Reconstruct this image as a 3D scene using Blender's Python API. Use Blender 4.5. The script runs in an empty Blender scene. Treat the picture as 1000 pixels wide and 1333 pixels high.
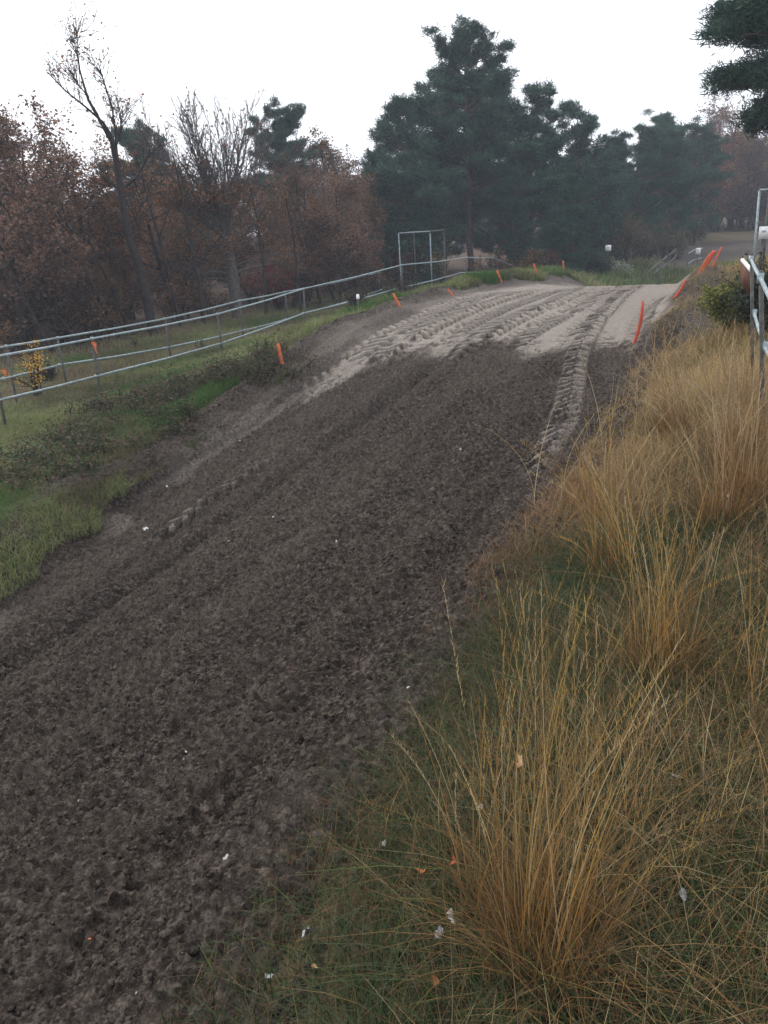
import bpy, math
import numpy as np
from math import radians, sin, cos, pi

# ------------------------------------------------------------------ camera, world, sun, exposure
sc = bpy.context.scene
C = sc.collection
EYE = np.array([0.0, 0.0, 1.6])
FPX, PITCH, ROLL = 1075.0, radians(19.3), radians(3.5)
_f = np.array([0, cos(PITCH), -sin(PITCH)]); _r = np.array([1.0, 0, 0]); _u = np.cross(_r, _f)
RT = _r * cos(ROLL) - _u * sin(ROLL)
UP = _u * cos(ROLL) + _r * sin(ROLL)
cam = bpy.data.cameras.new('camera'); camo = bpy.data.objects.new('camera', cam); C.objects.link(camo)
cam.sensor_fit = 'VERTICAL'; cam.sensor_height = 36.0; cam.lens = 36.0 * FPX / 1333.0
cam.clip_start = 0.05; cam.clip_end = 2000
import mathutils
M = mathutils.Matrix.Identity(4)
for i in range(3):
    M[i][0] = RT[i]; M[i][1] = UP[i]; M[i][2] = -_f[i]; M[i][3] = EYE[i]
camo.matrix_world = M
sc.camera = camo

SUN_EL, SUN_AZ = radians(38), radians(-35)      # azimuth measured from +Y towards +X
w = bpy.data.worlds.new('World'); sc.world = w; w.use_nodes = True
nt = w.node_tree; bg = nt.nodes['Background']
sky = nt.nodes.new('ShaderNodeTexSky'); sky.sky_type = 'NISHITA'; sky.sun_disc = False
sky.sun_elevation = SUN_EL; sky.sun_rotation = SUN_AZ; sky.dust_density = 4.0; sky.air_density = 1.0; sky.ozone_density = 1.0
mx = nt.nodes.new('ShaderNodeMix'); mx.data_type = 'RGBA'; mx.inputs['Factor'].default_value = 0.86
mx.inputs[7].default_value = (11.1, 11.5, 12.4, 1)    # even cloud cover over the sky
nt.links.new(sky.outputs[0], mx.inputs[6]); nt.links.new(mx.outputs[2], bg.inputs['Color'])
bg.inputs['Strength'].default_value = 0.10
sl = bpy.data.lights.new('sun', 'SUN'); sl.energy = 1.3; sl.angle = radians(16); sl.color = (1.0, 0.96, 0.9)
so = bpy.data.objects.new('sun', sl); C.objects.link(so)
d = mathutils.Vector((sin(SUN_AZ) * cos(SUN_EL), cos(SUN_AZ) * cos(SUN_EL), sin(SUN_EL)))
so.rotation_euler = d.to_track_quat('Z', 'Y').to_euler(); so.location = (0, 0, 30)
sc.view_settings.view_transform = 'Standard'; sc.view_settings.look = 'None'
sc.view_settings.exposure = 0.6; sc.view_settings.gamma = 1.0
sc.cycles.volume_bounces = 0
sc.cycles.max_bounces = 6; sc.cycles.transparent_max_bounces = 6

# ------------------------------------------------------------------ numeric helpers
def R(seed): return np.random.default_rng(seed)
_tb = {}
def vn(x, y, seed=0):
    if seed not in _tb: _tb[seed] = R(1000 + seed).random((256, 256))
    T = _tb[seed]; x = np.asarray(x, float); y = np.asarray(y, float)
    ix = np.floor(x).astype(int); iy = np.floor(y).astype(int); fx = x - ix; fy = y - iy
    fx = fx * fx * (3 - 2 * fx); fy = fy * fy * (3 - 2 * fy)
    a = T[ix & 255, iy & 255]; b = T[(ix + 1) & 255, iy & 255]; c = T[ix & 255, (iy + 1) & 255]; e = T[(ix + 1) & 255, (iy + 1) & 255]
    return (a + (b - a) * fx) * (1 - fy) + (c + (e - c) * fx) * fy
def fbm(x, y, f, n=4, seed=0, g=0.5):
    r = 0; a = 1; tot = 0
    for i in range(n):
        ca, sa = cos(i * 1.1 + .4), sin(i * 1.1 + .4)
        r = r + a * vn((x * ca - y * sa) * f + i * 17.3, (x * sa + y * ca) * f + i * 9.1, seed + i); tot += a; a *= g; f *= 2.07
    return r / tot
def sm(a, b, x):
    t = np.clip((x - a) / (b - a), 0, 1); return t * t * (3 - 2 * t)

# track frame: s along the track, t across it to the left
US = np.array([0.4, 0.9165]); UN = np.array([-0.9165, 0.4])
def st(x, y): return x * US[0] + y * US[1], x * UN[0] + y * UN[1]
def xy(s, t): return s * US[0] + t * UN[0], s * US[1] + t * UN[1]
def ray(px, py):
    v = _f + RT * (px - 500) / FPX - UP * (py - 666.5) / FPX
    return v / np.linalg.norm(v)

TK = [-60, -25, -10, -4, -1, 0.85, 1.5, 3, 4.3, 6, 7.2, 8.1, 10, 12, 16, 25, 60]
TZ = {
 -12: [-.6, -.4, -.2, 0, 0, -.20, -.65, -1.05, -1.30, -1.60, -1.80, -1.65, -1.6, -1.6, -1.7, -1.9, -2.1],
   0: [-.6, -.4, -.1, 0, 0, -.14, -.52, -.92, -1.20, -1.50, -1.74, -1.52, -1.5, -1.55, -1.7, -1.9, -2.1],
   5: [-.6, -.4, -.1, 0, 0, -.20, -.50, -.90, -1.17, -1.50, -1.68, -1.42, -1.45, -1.55, -1.7, -1.9, -2.1],
  10: [-.6, -.4, -.1, -.05, -.05, -.25, -.50, -.72, -.92, -1.20, -1.36, -1.15, -1.35, -1.52, -1.7, -1.9, -2.1],
  13: [-.6, -.4, -.1, -.05, -.05, -.30, -.48, -.57, -.66, -.80, -.90, -.85, -1.20, -1.45, -1.7, -1.9, -2.1],
  16: [-.6, -.4, -.1, -.05, -.05, -.30, -.46, -.47, -.46, -.45, -.45, -.45, -.95, -1.40, -1.7, -1.9, -2.1],
  20: [-.6, -.4, -.1, -.05, -.05, -.20, -.42, -.43, -.42, -.38, -.36, -.36, -.80, -1.35, -1.7, -1.9, -2.1],
  24: [-.7, -.4, -.2, -.1, -.1, -.22, -.46, -.47, -.47, -.44, -.40, -.33, -.75, -1.35, -1.8, -2.0, -2.2],
  29: [-.8, -.6, -.4, -.3, -.3, -.40, -.80, -.85, -.88, -.80, -.55, -.25, -.75, -1.40, -1.8, -2.0, -2.2],
  36: [-1.2, -1.1, -1, -.8, -.8, -1.0, -1.60, -1.70, -1.70, -1.60, -1.40, -1.10, -1.2, -1.60, -1.9, -2.0, -2.2],
  45: [-1.6, -1.6, -1.6, -1.6, -1.7, -1.8, -2.0, -2.0, -2.0, -2.0, -1.9, -1.8, -1.8, -1.9, -2.0, -2.0, -2.2],
  60: [-1.9, -1.9, -1.9, -1.9, -1.9, -1.9, -2.0, -2.0, -2.0, -2.0, -1.9, -1.9, -1.9, -1.9, -1.9, -1.9, -2.0],
  85: [-1.0, -1.1, -1.2, -1.2, -1.2, -1.2, -1.2, -1.2, -1.2, -1.2, -1.2, -1.3, -1.3, -1.4, -1.4, -1.6, -1.8],
 110: [-.9, -1.0, -1.0, -1.0, -1.0, -1.0, -1.0, -1.0, -1.0, -1.0, -1.0, -1.0, -1.0, -1.2, -1.4, -1.6, -1.8]}
def hermite(xk, yk, x):
    xk = np.array(xk, float); h = np.diff(xk); dl = np.diff(yk, axis=0) / h.reshape((-1,) + (1,) * (yk.ndim - 1))
    m = np.zeros_like(yk); p = dl[:-1] * dl[1:]
    m[1:-1] = np.where(p > 0, 2 * p / np.where(np.abs(dl[:-1] + dl[1:]) < 1e-9, 1, dl[:-1] + dl[1:]), 0)
    x = np.clip(x, xk[0], xk[-1]); i = np.clip(np.searchsorted(xk, x) - 1, 0, len(xk) - 2)
    sh = (-1,) + (1,) * (yk.ndim - 1)
    hh = h[i].reshape(sh); u = (x - xk[i]).reshape(sh) / hh
    return ((2*u**3-3*u**2+1)*yk[i] + (u**3-2*u**2+u)*hh*m[i] + (-2*u**3+3*u**2)*yk[i+1] + (u**3-u**2)*hh*m[i+1])
_sk = sorted(TZ); _tab = np.array([TZ[k] for k in _sk], float)
_S = np.arange(-12, 110.01, 0.25); _T = np.arange(-60, 60.01, 0.1)
_g = hermite(_sk, _tab, _S)
_G = hermite(TK, _g.T.copy(), _T).T          # [s, t]
def warp_r(s): return .20 * (1 - sm(2.5, 7, s)) - .13 * (1 - sm(.8, 1.8, s))
def warp_l(s): return -1.15 * (1 - sm(4.5, 10.5, s)) - 1.9 * sm(21, 32, s)
def base(x, y):
    s, t = st(np.asarray(x, float), np.asarray(y, float))
    t = t - warp_r(s) * sm(-1, .6, t) * (1 - sm(1.6, 3.2, t)) - warp_l(s) * sm(3.6, 6.2, t) * (1 - sm(8.5, 11.5, t))
    fs = np.clip((s + 12) / .25, 0, len(_S) - 1.001); ft = np.clip((t + 60) / .1, 0, len(_T) - 1.001)
    i = fs.astype(int); j = ft.astype(int); a = fs - i; b = ft - j
    return (_G[i, j] * (1 - a) + _G[i + 1, j] * a) * (1 - b) + (_G[i, j + 1] * (1 - a) + _G[i + 1, j + 1] * a) * b
def edge_r(s): return 1.14 + warp_r(s) + .22 * (fbm(s, s * 0 + 3.3, .9, 3, 11) - .5) * 2
def edge_l(s): return 7.45 + warp_l(s) + .35 * (fbm(s, s * 0 + 7.3, .7, 3, 15) - .5) * 2
def dirtness(x, y):
    """1 on the bare earth of the track, 0 on the verges"""
    s, t = st(x, y)
    n = (fbm(x, y, 3.0, 3, 21) - .5) * .35
    a = sm(-.12, .16, t - edge_r(s) + n); b = sm(-.15, .18, edge_l(s) - t + n)
    return a * b * sm(-.6, .6, 33 - s)
def Z(x, y):
    x = np.asarray(x, float); y = np.asarray(y, float); s, t = st(x, y)
    z = base(x, y)
    rough = 1 - dirtness(x, y)
    z = z + rough * (.16 * (fbm(x, y, .7, 4, 31) - .5))
    z = z + .24 * (fbm(x, y, 1.1, 4, 33) - .5) * sm(0, .8, t - edge_l(s)) * (1 - sm(16, 19, t)) * (1 - .7 * sm(10.5, 11.5, t))
    # heaped spoil ridge along the right edge of the crest and the left one
    z = z + .26 * np.exp(-((t - 1.0 + .15 * np.sin(s * 1.3)) / .42) ** 2) * sm(11, 14.5, s) * (1 - sm(27, 31, s)) * (.5 + fbm(s, t, 1.4, 3, 35))
    z = z + .20 * np.exp(-((t - 7.75 - warp_l(s)) / .42) ** 2) * sm(9, 14, s) * (1 - sm(24, 28, s)) * (.4 + fbm(s, t, 1.2, 3, 37))
    return z
def Zs(x, y): return float(Z(np.array([x]), np.array([y]))[0])
def ground_at(px, py):
    """walk a ray out until it meets the terrain"""
    v = ray(px, py); k = np.concatenate([np.arange(.8, 60, .03), np.arange(60, 400, .2)])
    P = EYE + v * k[:, None]; h = P[:, 2] - Z(P[:, 0], P[:, 1]); i = np.where(h < 0)[0]
    i = i[0] if len(i) else len(k) - 1
    return P[i]
def at_dist(px, py, D):
    v = ray(px, py); return EYE + v * (D / math.hypot(v[0], v[1]))
def at_t(px, py, t):
    v = ray(px, py); k = t / (v[0] * UN[0] + v[1] * UN[1]); return EYE + v * k

# ------------------------------------------------------------------ mesh helpers
def mesh(name, V, F, mat=None, parent=None, col=None, attrs=None, smooth=False, link=True, loc=None):
    V = np.asarray(V, np.float32); F = np.asarray(F, np.int32); n = F.shape[1]
    me = bpy.data.meshes.new(name)
    me.vertices.add(len(V)); me.vertices.foreach_set('co', V.ravel())
    me.loops.add(F.size); me.loops.foreach_set('vertex_index', F.ravel())
    me.polygons.add(len(F)); me.polygons.foreach_set('loop_start', np.arange(0, F.size, n, dtype=np.int32))
    if smooth: me.polygons.foreach_set('use_smooth', np.ones(len(F), bool))
    me.update(calc_edges=True)
    if col is not None:
        a = me.color_attributes.new('Col', 'FLOAT_COLOR', 'POINT')
        a.data.foreach_set('color', np.hstack([col, np.ones((len(col), 1))]).astype(np.float32).ravel())
    for k, v in (attrs or {}).items():
        a = me.attributes.new(k, 'FLOAT', 'POINT'); a.data.foreach_set('value', np.asarray(v, np.float32).ravel())
    if mat: me.materials.append(mat)
    o = bpy.data.objects.new(name, me)
    if link: C.objects.link(o)
    if parent: o.parent = parent
    if loc is not None: o.location = loc
    return o
def tag(o, label=None, cat=None, group=None, kind=None):
    if label: o['label'] = label
    if cat: o['category'] = cat
    if group: o['group'] = group
    if kind: o['kind'] = kind
    return o
def empty(name, loc, label=None, cat=None, group=None, rz=0):
    o = bpy.data.objects.new(name, None); C.objects.link(o); o.location = [float(v) for v in loc]; o.rotation_euler = (0, 0, rz)
    o.empty_display_size = .2
    return tag(o, label, cat, group)
def copy_tree(o, parent=None):
    c = o.copy(); C.objects.link(c); c.parent = parent
    for ch in list(o.children): copy_tree(ch, c)
    return c

class MB:
    """collects tubes, boxes and sheets; all faces stored as quads (tris repeat a vertex via separate list)"""
    def __init__(s): s.V = []; s.Q = []; s.n = 0; s.c = []
    def add(s, V, Q, col=None):
        V = np.asarray(V, float); Q = np.asarray(Q, int); s.V.append(V); s.Q.append(Q + s.n); s.n += len(V)
        s.c.append(np.tile(np.array(col if col is not None else (1, 1, 1), float), (len(V), 1)))
    def tube(s, P, r, k=6, col=None, cap=True):
        P = np.asarray(P, float); n = len(P); r = np.broadcast_to(np.asarray(r, float), (n,))
        T = np.gradient(P, axis=0); T /= np.linalg.norm(T, axis=1)[:, None] + 1e-12
        m = T.mean(0); a = np.array([0, 0, 1.0]) if abs(m[2]) < .8 * np.linalg.norm(m) + 1e-9 else np.array([1.0, 0, 0])
        A = np.cross(T, a); A /= np.linalg.norm(A, axis=1)[:, None] + 1e-12; B = np.cross(T, A)
        th = np.arange(k) * 2 * pi / k
        V = P[:, None] + r[:, None, None] * (np.cos(th)[None, :, None] * A[:, None] + np.sin(th)[None, :, None] * B[:, None])
        V = V.reshape(-1, 3); i = np.arange(n - 1)[:, None] * k; j = np.arange(k)[None]; jn = (j + 1) % k
        Q = np.stack([i + j, i + jn, i + k + jn, i + k + j], -1).reshape(-1, 4)
        if cap and k >= 4:
            V = np.vstack([V, P[0], P[-1]]); c0 = n * k; c1 = c0 + 1; e = []
            for q in range(0, k, 2):
                e.append([c0, (q + 2) % k, (q + 1) % k, q]); b = (n - 1) * k
                e.append([c1, b + q, b + (q + 1) % k, b + (q + 2) % k])
            Q = np.vstack([Q, e])
        s.add(V, Q, col)
    def box(s, c, size, rot=None, col=None, taper=1.0):
        x, y, z = np.array(size) / 2
        V = np.array([[-x, -y, -z], [x, -y, -z], [x, y, -z], [-x, y, -z], [-x*taper, -y*taper, z], [x*taper, -y*taper, z], [x*taper, y*taper, z], [-x*taper, y*taper, z]])
        if rot is not None: V = V @ np.array(rot).T
        s.add(V + np.array(c), [[0, 3, 2, 1], [4, 5, 6, 7], [0, 1, 5, 4], [1, 2, 6, 5], [2, 3, 7, 6], [3, 0, 4, 7]], col)
    def build(s, name, mat, parent=None, smooth=False, col=False):
        V = np.vstack(s.V); Q = np.vstack(s.Q)
        return mesh(name, V, Q, mat, parent, col=np.vstack(s.c) if col else None, smooth=smooth)
def rotz(a): return np.array([[cos(a), -sin(a), 0], [sin(a), cos(a), 0], [0, 0, 1.0]])
def frame_along(a, b):
    """rotation whose z axis runs from a to b"""
    z = np.array(b, float) - np.array(a, float); z /= np.linalg.norm(z)
    x = np.cross([0, 1.0, 0.1], z); x /= np.linalg.norm(x); return np.stack([x, np.cross(z, x), z], 1)

# ------------------------------------------------------------------ materials
def newmat(name):
    m = bpy.data.materials.new(name); m.use_nodes = True; n = m.node_tree.nodes; b = n['Principled BSDF']
    b.inputs['Specular IOR Level'].default_value = .25
    return m, m.node_tree, b
def N(t, typ, **kw):
    n = t.nodes.new(typ)
    for k, v in kw.items():
        if k in n.inputs: n.inputs[k].default_value = v
        else: setattr(n, k, v)
    return n
def ramp(t, src, stops):
    r = t.nodes.new('ShaderNodeValToRGB'); cr = r.color_ramp
    while len(cr.elements) < len(stops): cr.elements.new(.5)
    for e, (p, c) in zip(cr.elements, stops): e.position = p; e.color = (*c, 1) if len(c) == 3 else c
    t.links.new(src, r.inputs[0]); return r.outputs[0]
def mixc(t, f, a, b, blend='MIX'):
    m = t.nodes.new('ShaderNodeMix'); m.data_type = 'RGBA'; m.blend_type = blend
    for s, v in ((0, f), (6, a), (7, b)):
        if hasattr(v, 'links'): t.links.new(v, m.inputs[s])
        else: m.inputs[s].default_value = v if s == 0 else (*v, 1)
    return m.outputs[2]
def coords(t): return t.nodes.new('ShaderNodeTexCoord').outputs['Object']
def noise(t, co, scale, detail=5, rough=.6, dist=0.0):
    n = N(t, 'ShaderNodeTexNoise', Scale=scale, Detail=detail, Roughness=rough, Distortion=dist); t.links.new(co, n.inputs['Vector']); return n.outputs['Fac']
def bump(t, b, h, strength, dist):
    n = N(t, 'ShaderNodeBump', Strength=strength, Distance=dist); t.links.new(h, n.inputs['Height']); t.links.new(n.outputs[0], b.inputs['Normal']); return n
def math_(t, op, a, b=0.0):
    m = t.nodes.new('ShaderNodeMath'); m.operation = op
    for i, v in enumerate((a, b)):
        if hasattr(v, 'links'): t.links.new(v, m.inputs[i])
        else: m.inputs[i].default_value = v
    return m.outputs[0]
def attr(t, name): 
    a = t.nodes.new('ShaderNodeAttribute'); a.attribute_name = name; return a

def soil_color(t, co, sand):
    n1 = noise(t, co, 1.6, 6, .65); n2 = noise(t, co, 22, 6, .7); n3 = noise(t, co, 90, 3, .6)
    dark = ramp(t, n2, [(.34, (.016, .011, .009)), (.50, (.056, .043, .035)), (.64, (.180, .147, .120))])
    dark = mixc(t, math_(t, 'MULTIPLY', ramp(t, n1, [(.45, (0, 0, 0)), (.65, (1, 1, 1))]), .5), dark, (.080, .064, .053), 'MIX')
    dark = mixc(t, ramp(t, n3, [(.62, (0, 0, 0)), (.74, (.7, .7, .7))]), dark, (.19, .165, .145))
    pale = ramp(t, n2, [(.30, (.24, .20, .17)), (.52, (.40, .345, .295)), (.72, (.52, .46, .40))])
    return mixc(t, sand, dark, pale), n2, n3
def soil_mat():
    m, t, b = newmat('crumbly_soil'); co = coords(t); a = attr(t, 'sand')
    col, n2, n3 = soil_color(t, co, a.outputs['Fac'])
    dr = attr(t, 'dry').outputs['Fac']; col = mixc(t, math_(t, 'MULTIPLY', math_(t, 'MULTIPLY', dr, n2), math_(t, 'SUBTRACT', 1.15, a.outputs['Fac'])), col, (.158, .129, .103))
    t.links.new(col, b.inputs['Base Color']); b.inputs['Roughness'].default_value = .95; b.inputs['Specular IOR Level'].default_value = .12
    v = N(t, 'ShaderNodeTexVoronoi', Scale=75.0); t.links.new(co, v.inputs['Vector'])
    h = math_(t, 'ADD', math_(t, 'MULTIPLY', n2, 1.3), math_(t, 'ADD', math_(t, 'MULTIPLY', n3, .5), math_(t, 'MULTIPLY', v.outputs['Distance'], -.5)))
    bump(t, b, h, 1.0, .045)
    return m
def ground_mat():
    m, t, b = newmat('verge_earth'); co = coords(t)
    col, n2, n3 = soil_color(t, co, attr(t, 'sand').outputs['Fac'])
    n1 = noise(t, co, 2.2, 6, .65); n4 = noise(t, co, .5, 4, .6)
    turf = ramp(t, n2, [(.3, (.018, .022, .010)), (.5, (.040, .055, .018)), (.7, (.085, .085, .035))])
    dry = ramp(t, n2, [(.3, (.05, .038, .022)), (.5, (.11, .085, .05)), (.72, (.20, .16, .10))])
    litter = ramp(t, n2, [(.3, (.028, .018, .014)), (.5, (.075, .045, .032)), (.7, (.16, .10, .07))])
    g = mixc(t, attr(t, 'dry').outputs['Fac'], turf, dry)
    g = mixc(t, attr(t, 'litter').outputs['Fac'], g, litter)
    g = mixc(t, math_(t, 'MULTIPLY', n4, .35), g, (.06, .05, .03))
    c = mixc(t, attr(t, 'dirt').outputs['Fac'], g, col)
    t.links.new(c, b.inputs['Base Color']); b.inputs['Roughness'].default_value = .95; b.inputs['Specular IOR Level'].default_value = .12
    bump(t, b, math_(t, 'ADD', n2, math_(t, 'MULTIPLY', n3, .4)), .9, .03)
    return m
def blade_mat(name, trans=.3):
    m, t, b = newmat(name); a = attr(t, 'Col')
    t.links.new(a.outputs['Color'], b.inputs['Base Color']); b.inputs['Roughness'].default_value = .7
    tr = N(t, 'ShaderNodeBsdfTranslucent'); t.links.new(a.outputs['Color'], tr.inputs['Color'])
    mixs = N(t, 'ShaderNodeMixShader', Fac=trans); t.links.new(b.outputs[0], mixs.inputs[1]); t.links.new(tr.outputs[0], mixs.inputs[2])
    t.links.new(mixs.outputs[0], t.nodes['Material Output'].inputs['Surface'])
    return m
def plain_mat(name, c1, c2, scale=20, rough=.7, metal=0.0, bmp=.3, bd=.004, detail=5):
    m, t, b = newmat(name); co = coords(t); n = noise(t, co, scale, detail, .65)
    t.links.new(ramp(t, n, [(.32, c1), (.68, c2)]), b.inputs['Base Color']); b.inputs['Roughness'].default_value = rough; b.inputs['Metallic'].default_value = metal
    if bmp: bump(t, b, n, bmp, bd)
    return m
SOIL = soil_mat(); GROUND = ground_mat()
GRASS = blade_mat('grass_blade'); LEAF = blade_mat('leaf_tissue', .35); NEEDLE = blade_mat('needle_tissue', .15)
BARK = plain_mat('dark_oak_bark', (.014, .011, .010), (.050, .041, .035), 9, .95, 0, .8, .03)
BARKG = plain_mat('greyish_bark', (.05, .043, .04), (.13, .115, .105), 9, .95, 0, .7, .02)
PBARK = plain_mat('pine_bark', (.045, .030, .024), (.15, .095, .07), 7, .95, 0, .9, .04)
GALV = plain_mat('weathered_galvanised_steel', (.16, .20, .21), (.38, .44, .45), 14, .55, .35, .25, .002)
GALVD = plain_mat('dull_steel_post', (.05, .048, .045), (.14, .135, .13), 16, .8, .1, .3, .002)
ORANGE = plain_mat('faded_orange_plastic', (.50, .095, .035), (.72, .18, .07), 12, .55, 0, .15, .002)
RED = plain_mat('red_orange_plastic', (.50, .06, .035), (.72, .11, .06), 12, .5, 0, .15, .002)
WHITE = plain_mat('off_white_paint', (.55, .55, .54), (.80, .80, .79), 15, .6, 0, .1, .002)
WOOD = plain_mat('brown_board_wood', (.06, .025, .015), (.16, .07, .04), 10, .8, 0, .4, .004)
STONE = plain_mat('pale_pebble', (.18, .17, .15), (.42, .40, .36), 30, .8)

# ------------------------------------------------------------------ ground sheet (to the horizon)
def zones(x, y):
    s, t = st(x, y); dirt = dirtness(x, y)
    n = fbm(x, y, .8, 4, 41)
    # spoil heaps of bare earth on both lips
    sp = sm(.35, .6, np.exp(-((t - .65) / .8) ** 2) * sm(10, 13.5, s) * (1 - sm(27, 31, s)) * (.45 + n))
    sp2 = sm(.42, .62, np.exp(-((t - 7.6 - warp_l(s)) / .32) ** 2) * sm(6, 10, s) * (1 - sm(21, 24, s)) * (.42 + n))
    far = sm(.4, .7, sm(50, 56, s) * (1 - sm(74, 77, s)) * sm(-34, -26, t) * (1 - sm(1, 9, t)) + .3 * (n - .5))
    dirt = np.maximum.reduce([dirt, sp, sp2, far])
    litter = np.maximum(sm(17, 22, t + 5 * (n - .5)), sm(-.3, .3, s - 46) * sm(8, 14, t)) * .95
    path = np.exp(-((t - 14.6 - 1.2 * np.sin(s * .12)) / 1.3) ** 2) * sm(.3, .6, n + .15)
    litter = np.maximum(litter, .8 * path)
    dry = np.where(t < 3, sm(.35, .6, n + .1), sm(.5, .75, fbm(x, y, .5, 3, 45)) * .8)
    dry = np.maximum(dry, sm(28, 36, s) * .75)
    sand = np.clip(.45 * far * 0 + .25 * path + sm(75, 79, s) * .3, 0, 1)
    return dirt, litter, dry, sand
aa = np.radians(np.concatenate([np.arange(-180, -46, 4), np.arange(-46, 46, .2), np.arange(46, 180, 4)]))
rr = [0.25]
while rr[-1] < 450: rr.append(rr[-1] * 1.0085)
rr = np.array(rr); na, nr = len(aa), len(rr)
A_, R_ = np.meshgrid(aa, rr); X = R_ * np.sin(A_); Y = R_ * np.cos(A_)
Zg = Z(X, Y); dirt, litter, dry, sand = zones(X, Y)
Zg = Zg + .035 * (fbm(X, Y, 7, 4, 51) - .5) * (1 + dirt) * (R_ < 60)
S_, T_ = st(X, Y)
i, j = np.meshgrid(np.arange(nr - 1), np.arange(na), indexing='ij'); jn = (j + 1) % na
Q = np.stack([i * na + j, i * na + jn, (i + 1) * na + jn, (i + 1) * na + j], -1).reshape(-1, 4)[:, ::-1]
HOLE = (T_ > .92) & (T_ < 7.8) & (S_ > -5) & (S_ < 30.5)
keep = ~HOLE.ravel()[Q].all(1)
mesh('ground', np.stack([X, Y, Zg], -1).reshape(-1, 3), Q[keep], GROUND, smooth=True,
     attrs=dict(dirt=dirt, litter=litter, dry=dry, sand=sand))
bpy.data.objects['ground']['kind'] = 'structure'

# ------------------------------------------------------------------ dirt track, finely modelled
sg = np.concatenate([np.arange(-6, 1.2, .05), np.arange(1.2, 5.5, .011), np.arange(5.5, 9, .016), np.arange(9, 26, .024), np.arange(26, 32, .08)])
tg = np.arange(.62, 8.2, .0165)
SS, TT = np.meshgrid(sg, tg, indexing='ij'); X, Y = xy(SS, TT); Zt = Z(X, Y)
near = 1 - sm(10, 20, SS)
wv = .25 * np.sin(SS * .33) + .15 * np.sin(SS * .21 + 1)
clod = fbm(X, Y, 5.5, 3, 61); cl2 = fbm(X, Y, 15, 3, 65, .6); cl3 = fbm(X, Y, 42, 2, 71)
rid = 1 - np.abs(2 * fbm(X, Y, 9, 3, 75) - 1)
# long ruts running with the track
rut = .08 * (fbm(TT * 1.9 + wv, SS * .10, 1, 4, 81, .6) - .5) * 2 * (1 - .5 * sm(12, 16, SS))
for tc, wd, dp, a, b in ((4.75, .16, .10, -6, 15), (2.0, .16, .05, -6, 12), (1.62, .14, .045, -6, 9), (6.5, .2, .06, 3, 13), (3.3, .13, .03, 0, 14), (5.35, .10, .03, 0, 9), (7.0, .22, .12, 6, 20)):
    rut = rut - dp * np.exp(-((TT - tc - wv * .5) / wd) ** 2) * sm(a, a + 1.5, SS) * (1 - sm(b - 3, b, SS)) + dp * .5 * np.exp(-((TT - tc - wv * .5 - wd * 1.9) / wd) ** 2) * sm(a, a + 1.5, SS) * (1 - sm(b - 3, b, SS))
# dry pale crest, streaked along the direction of travel
edge_s = 13.5 + 2.6 * (fbm(TT, SS * .12, 1.5, 4, 85) - .5) * 2 - 1.2 * sm(5, 6.6, TT) + .8 * (cl2 - .5)
streak = fbm(TT * 3 + wv * 2, SS * .18, 1, 4, 91)
sandm = sm(-.25, 1.0, SS - edge_s) * sm(.18, .42, streak + .18 * (clod - .5) + .22 * sm(15, 21, SS)) 
# tyre tracks: tc, half width, from s, to s, drift
lug = np.zeros_like(SS); inband = np.zeros_like(SS)
bands = [(6.45, .34, 12.0, 24, -.035, .21), (5.75, .30, 12.8, 25, -.045, .20), (4.95, .24, 14.0, 25, -.03, .17), (4.25, .32, 13.0, 26, -.04, .21), (3.5, .30, 13.4, 26, -.03, .20),
         (2.4, .20, 6.4, 25, .11, .20), (2.75, .22, 14.5, 26, .0, .18), (5.25, .09, 6.3, 10.3, -.05, .17), (1.6, .20, 13.5, 22, 0.02, .17)]
for k, (tc, hw, s0, s1, dr, per) in enumerate(bands):
    c = tc + dr * (np.minimum(SS, 17 if k == 5 else 99) - 15) + .06 * np.sin(SS * .7 + k)
    q = (TT - c) / hw; m_ = (1 - sm(.82, 1.05, np.abs(q))) * sm(s0, s0 + .8, SS + .5 * (clod - .5)) * (1 - sm(s1 - 3, s1, SS))
    ph = (SS + np.abs(q) * hw * 1.15 * (1 if k % 2 else -1) + per * .5 * (q > 0)) / per / 1.5 + .22 * (fbm(SS * .7, TT * .7, 1, 2, 120 + k) - .5)
    f = ph - np.floor(ph); bar = sm(.0, .10, f) * (1 - sm(.50, .60, f))
    m_ = m_ * sm(.30, .50, fbm(X, Y, 1.7, 2, 95 + k) + .10)
    h = -.045 + .105 * bar * (.65 + .75 * fbm(X, Y, 2.1, 2, 130 + k))
    lug = lug * (1 - m_) + h * m_; inband = np.maximum(inband, m_)
    sandm = sandm * (1 - m_) + m_ * np.clip(sandm * (.30 + .85 * bar) + (.50 if k in (5, 7) else 0) * bar * (1 - sandm), 0, 1)
band_ = fbm(TT * 1.6 + wv, SS * .16, 1, 3, 83)
calm = 1 - .75 * np.clip(sm(12.5, 15, SS), 0, 1)
cl4 = fbm(X, Y, 26, 3, 77, .7); pits = sm(.56, .72, fbm(X, Y, 13, 3, 79, .6))
band = fbm(TT * 1.6 + wv, SS * .16, 1, 3, 83)              # smoother and rougher strips along the track
ani = fbm(TT * 9 + wv * 4, SS * 2.2, 1, 3, 87)
cl5 = fbm(X, Y, 60, 2, 107, .7)
det = (.035 * (clod - .5) + .035 * (cl2 - .5) * (.3 + 1.4 * band) + .050 * (cl4 - .5) * (.4 + 1.2 * band) + .050 * (cl3 - .5) + .050 * (cl5 - .5) + .03 * (ani - .5) + .012 * (rid - .6) - .03 * pits * sm(.4, .6, band)) * calm * (1 - .85 * inband)
border = (1 - sm(.62, .86, TT)) + sm(7.92, 8.18, TT) + (1 - sm(-6, -5.4, SS)) + sm(31, 32, SS)
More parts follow.
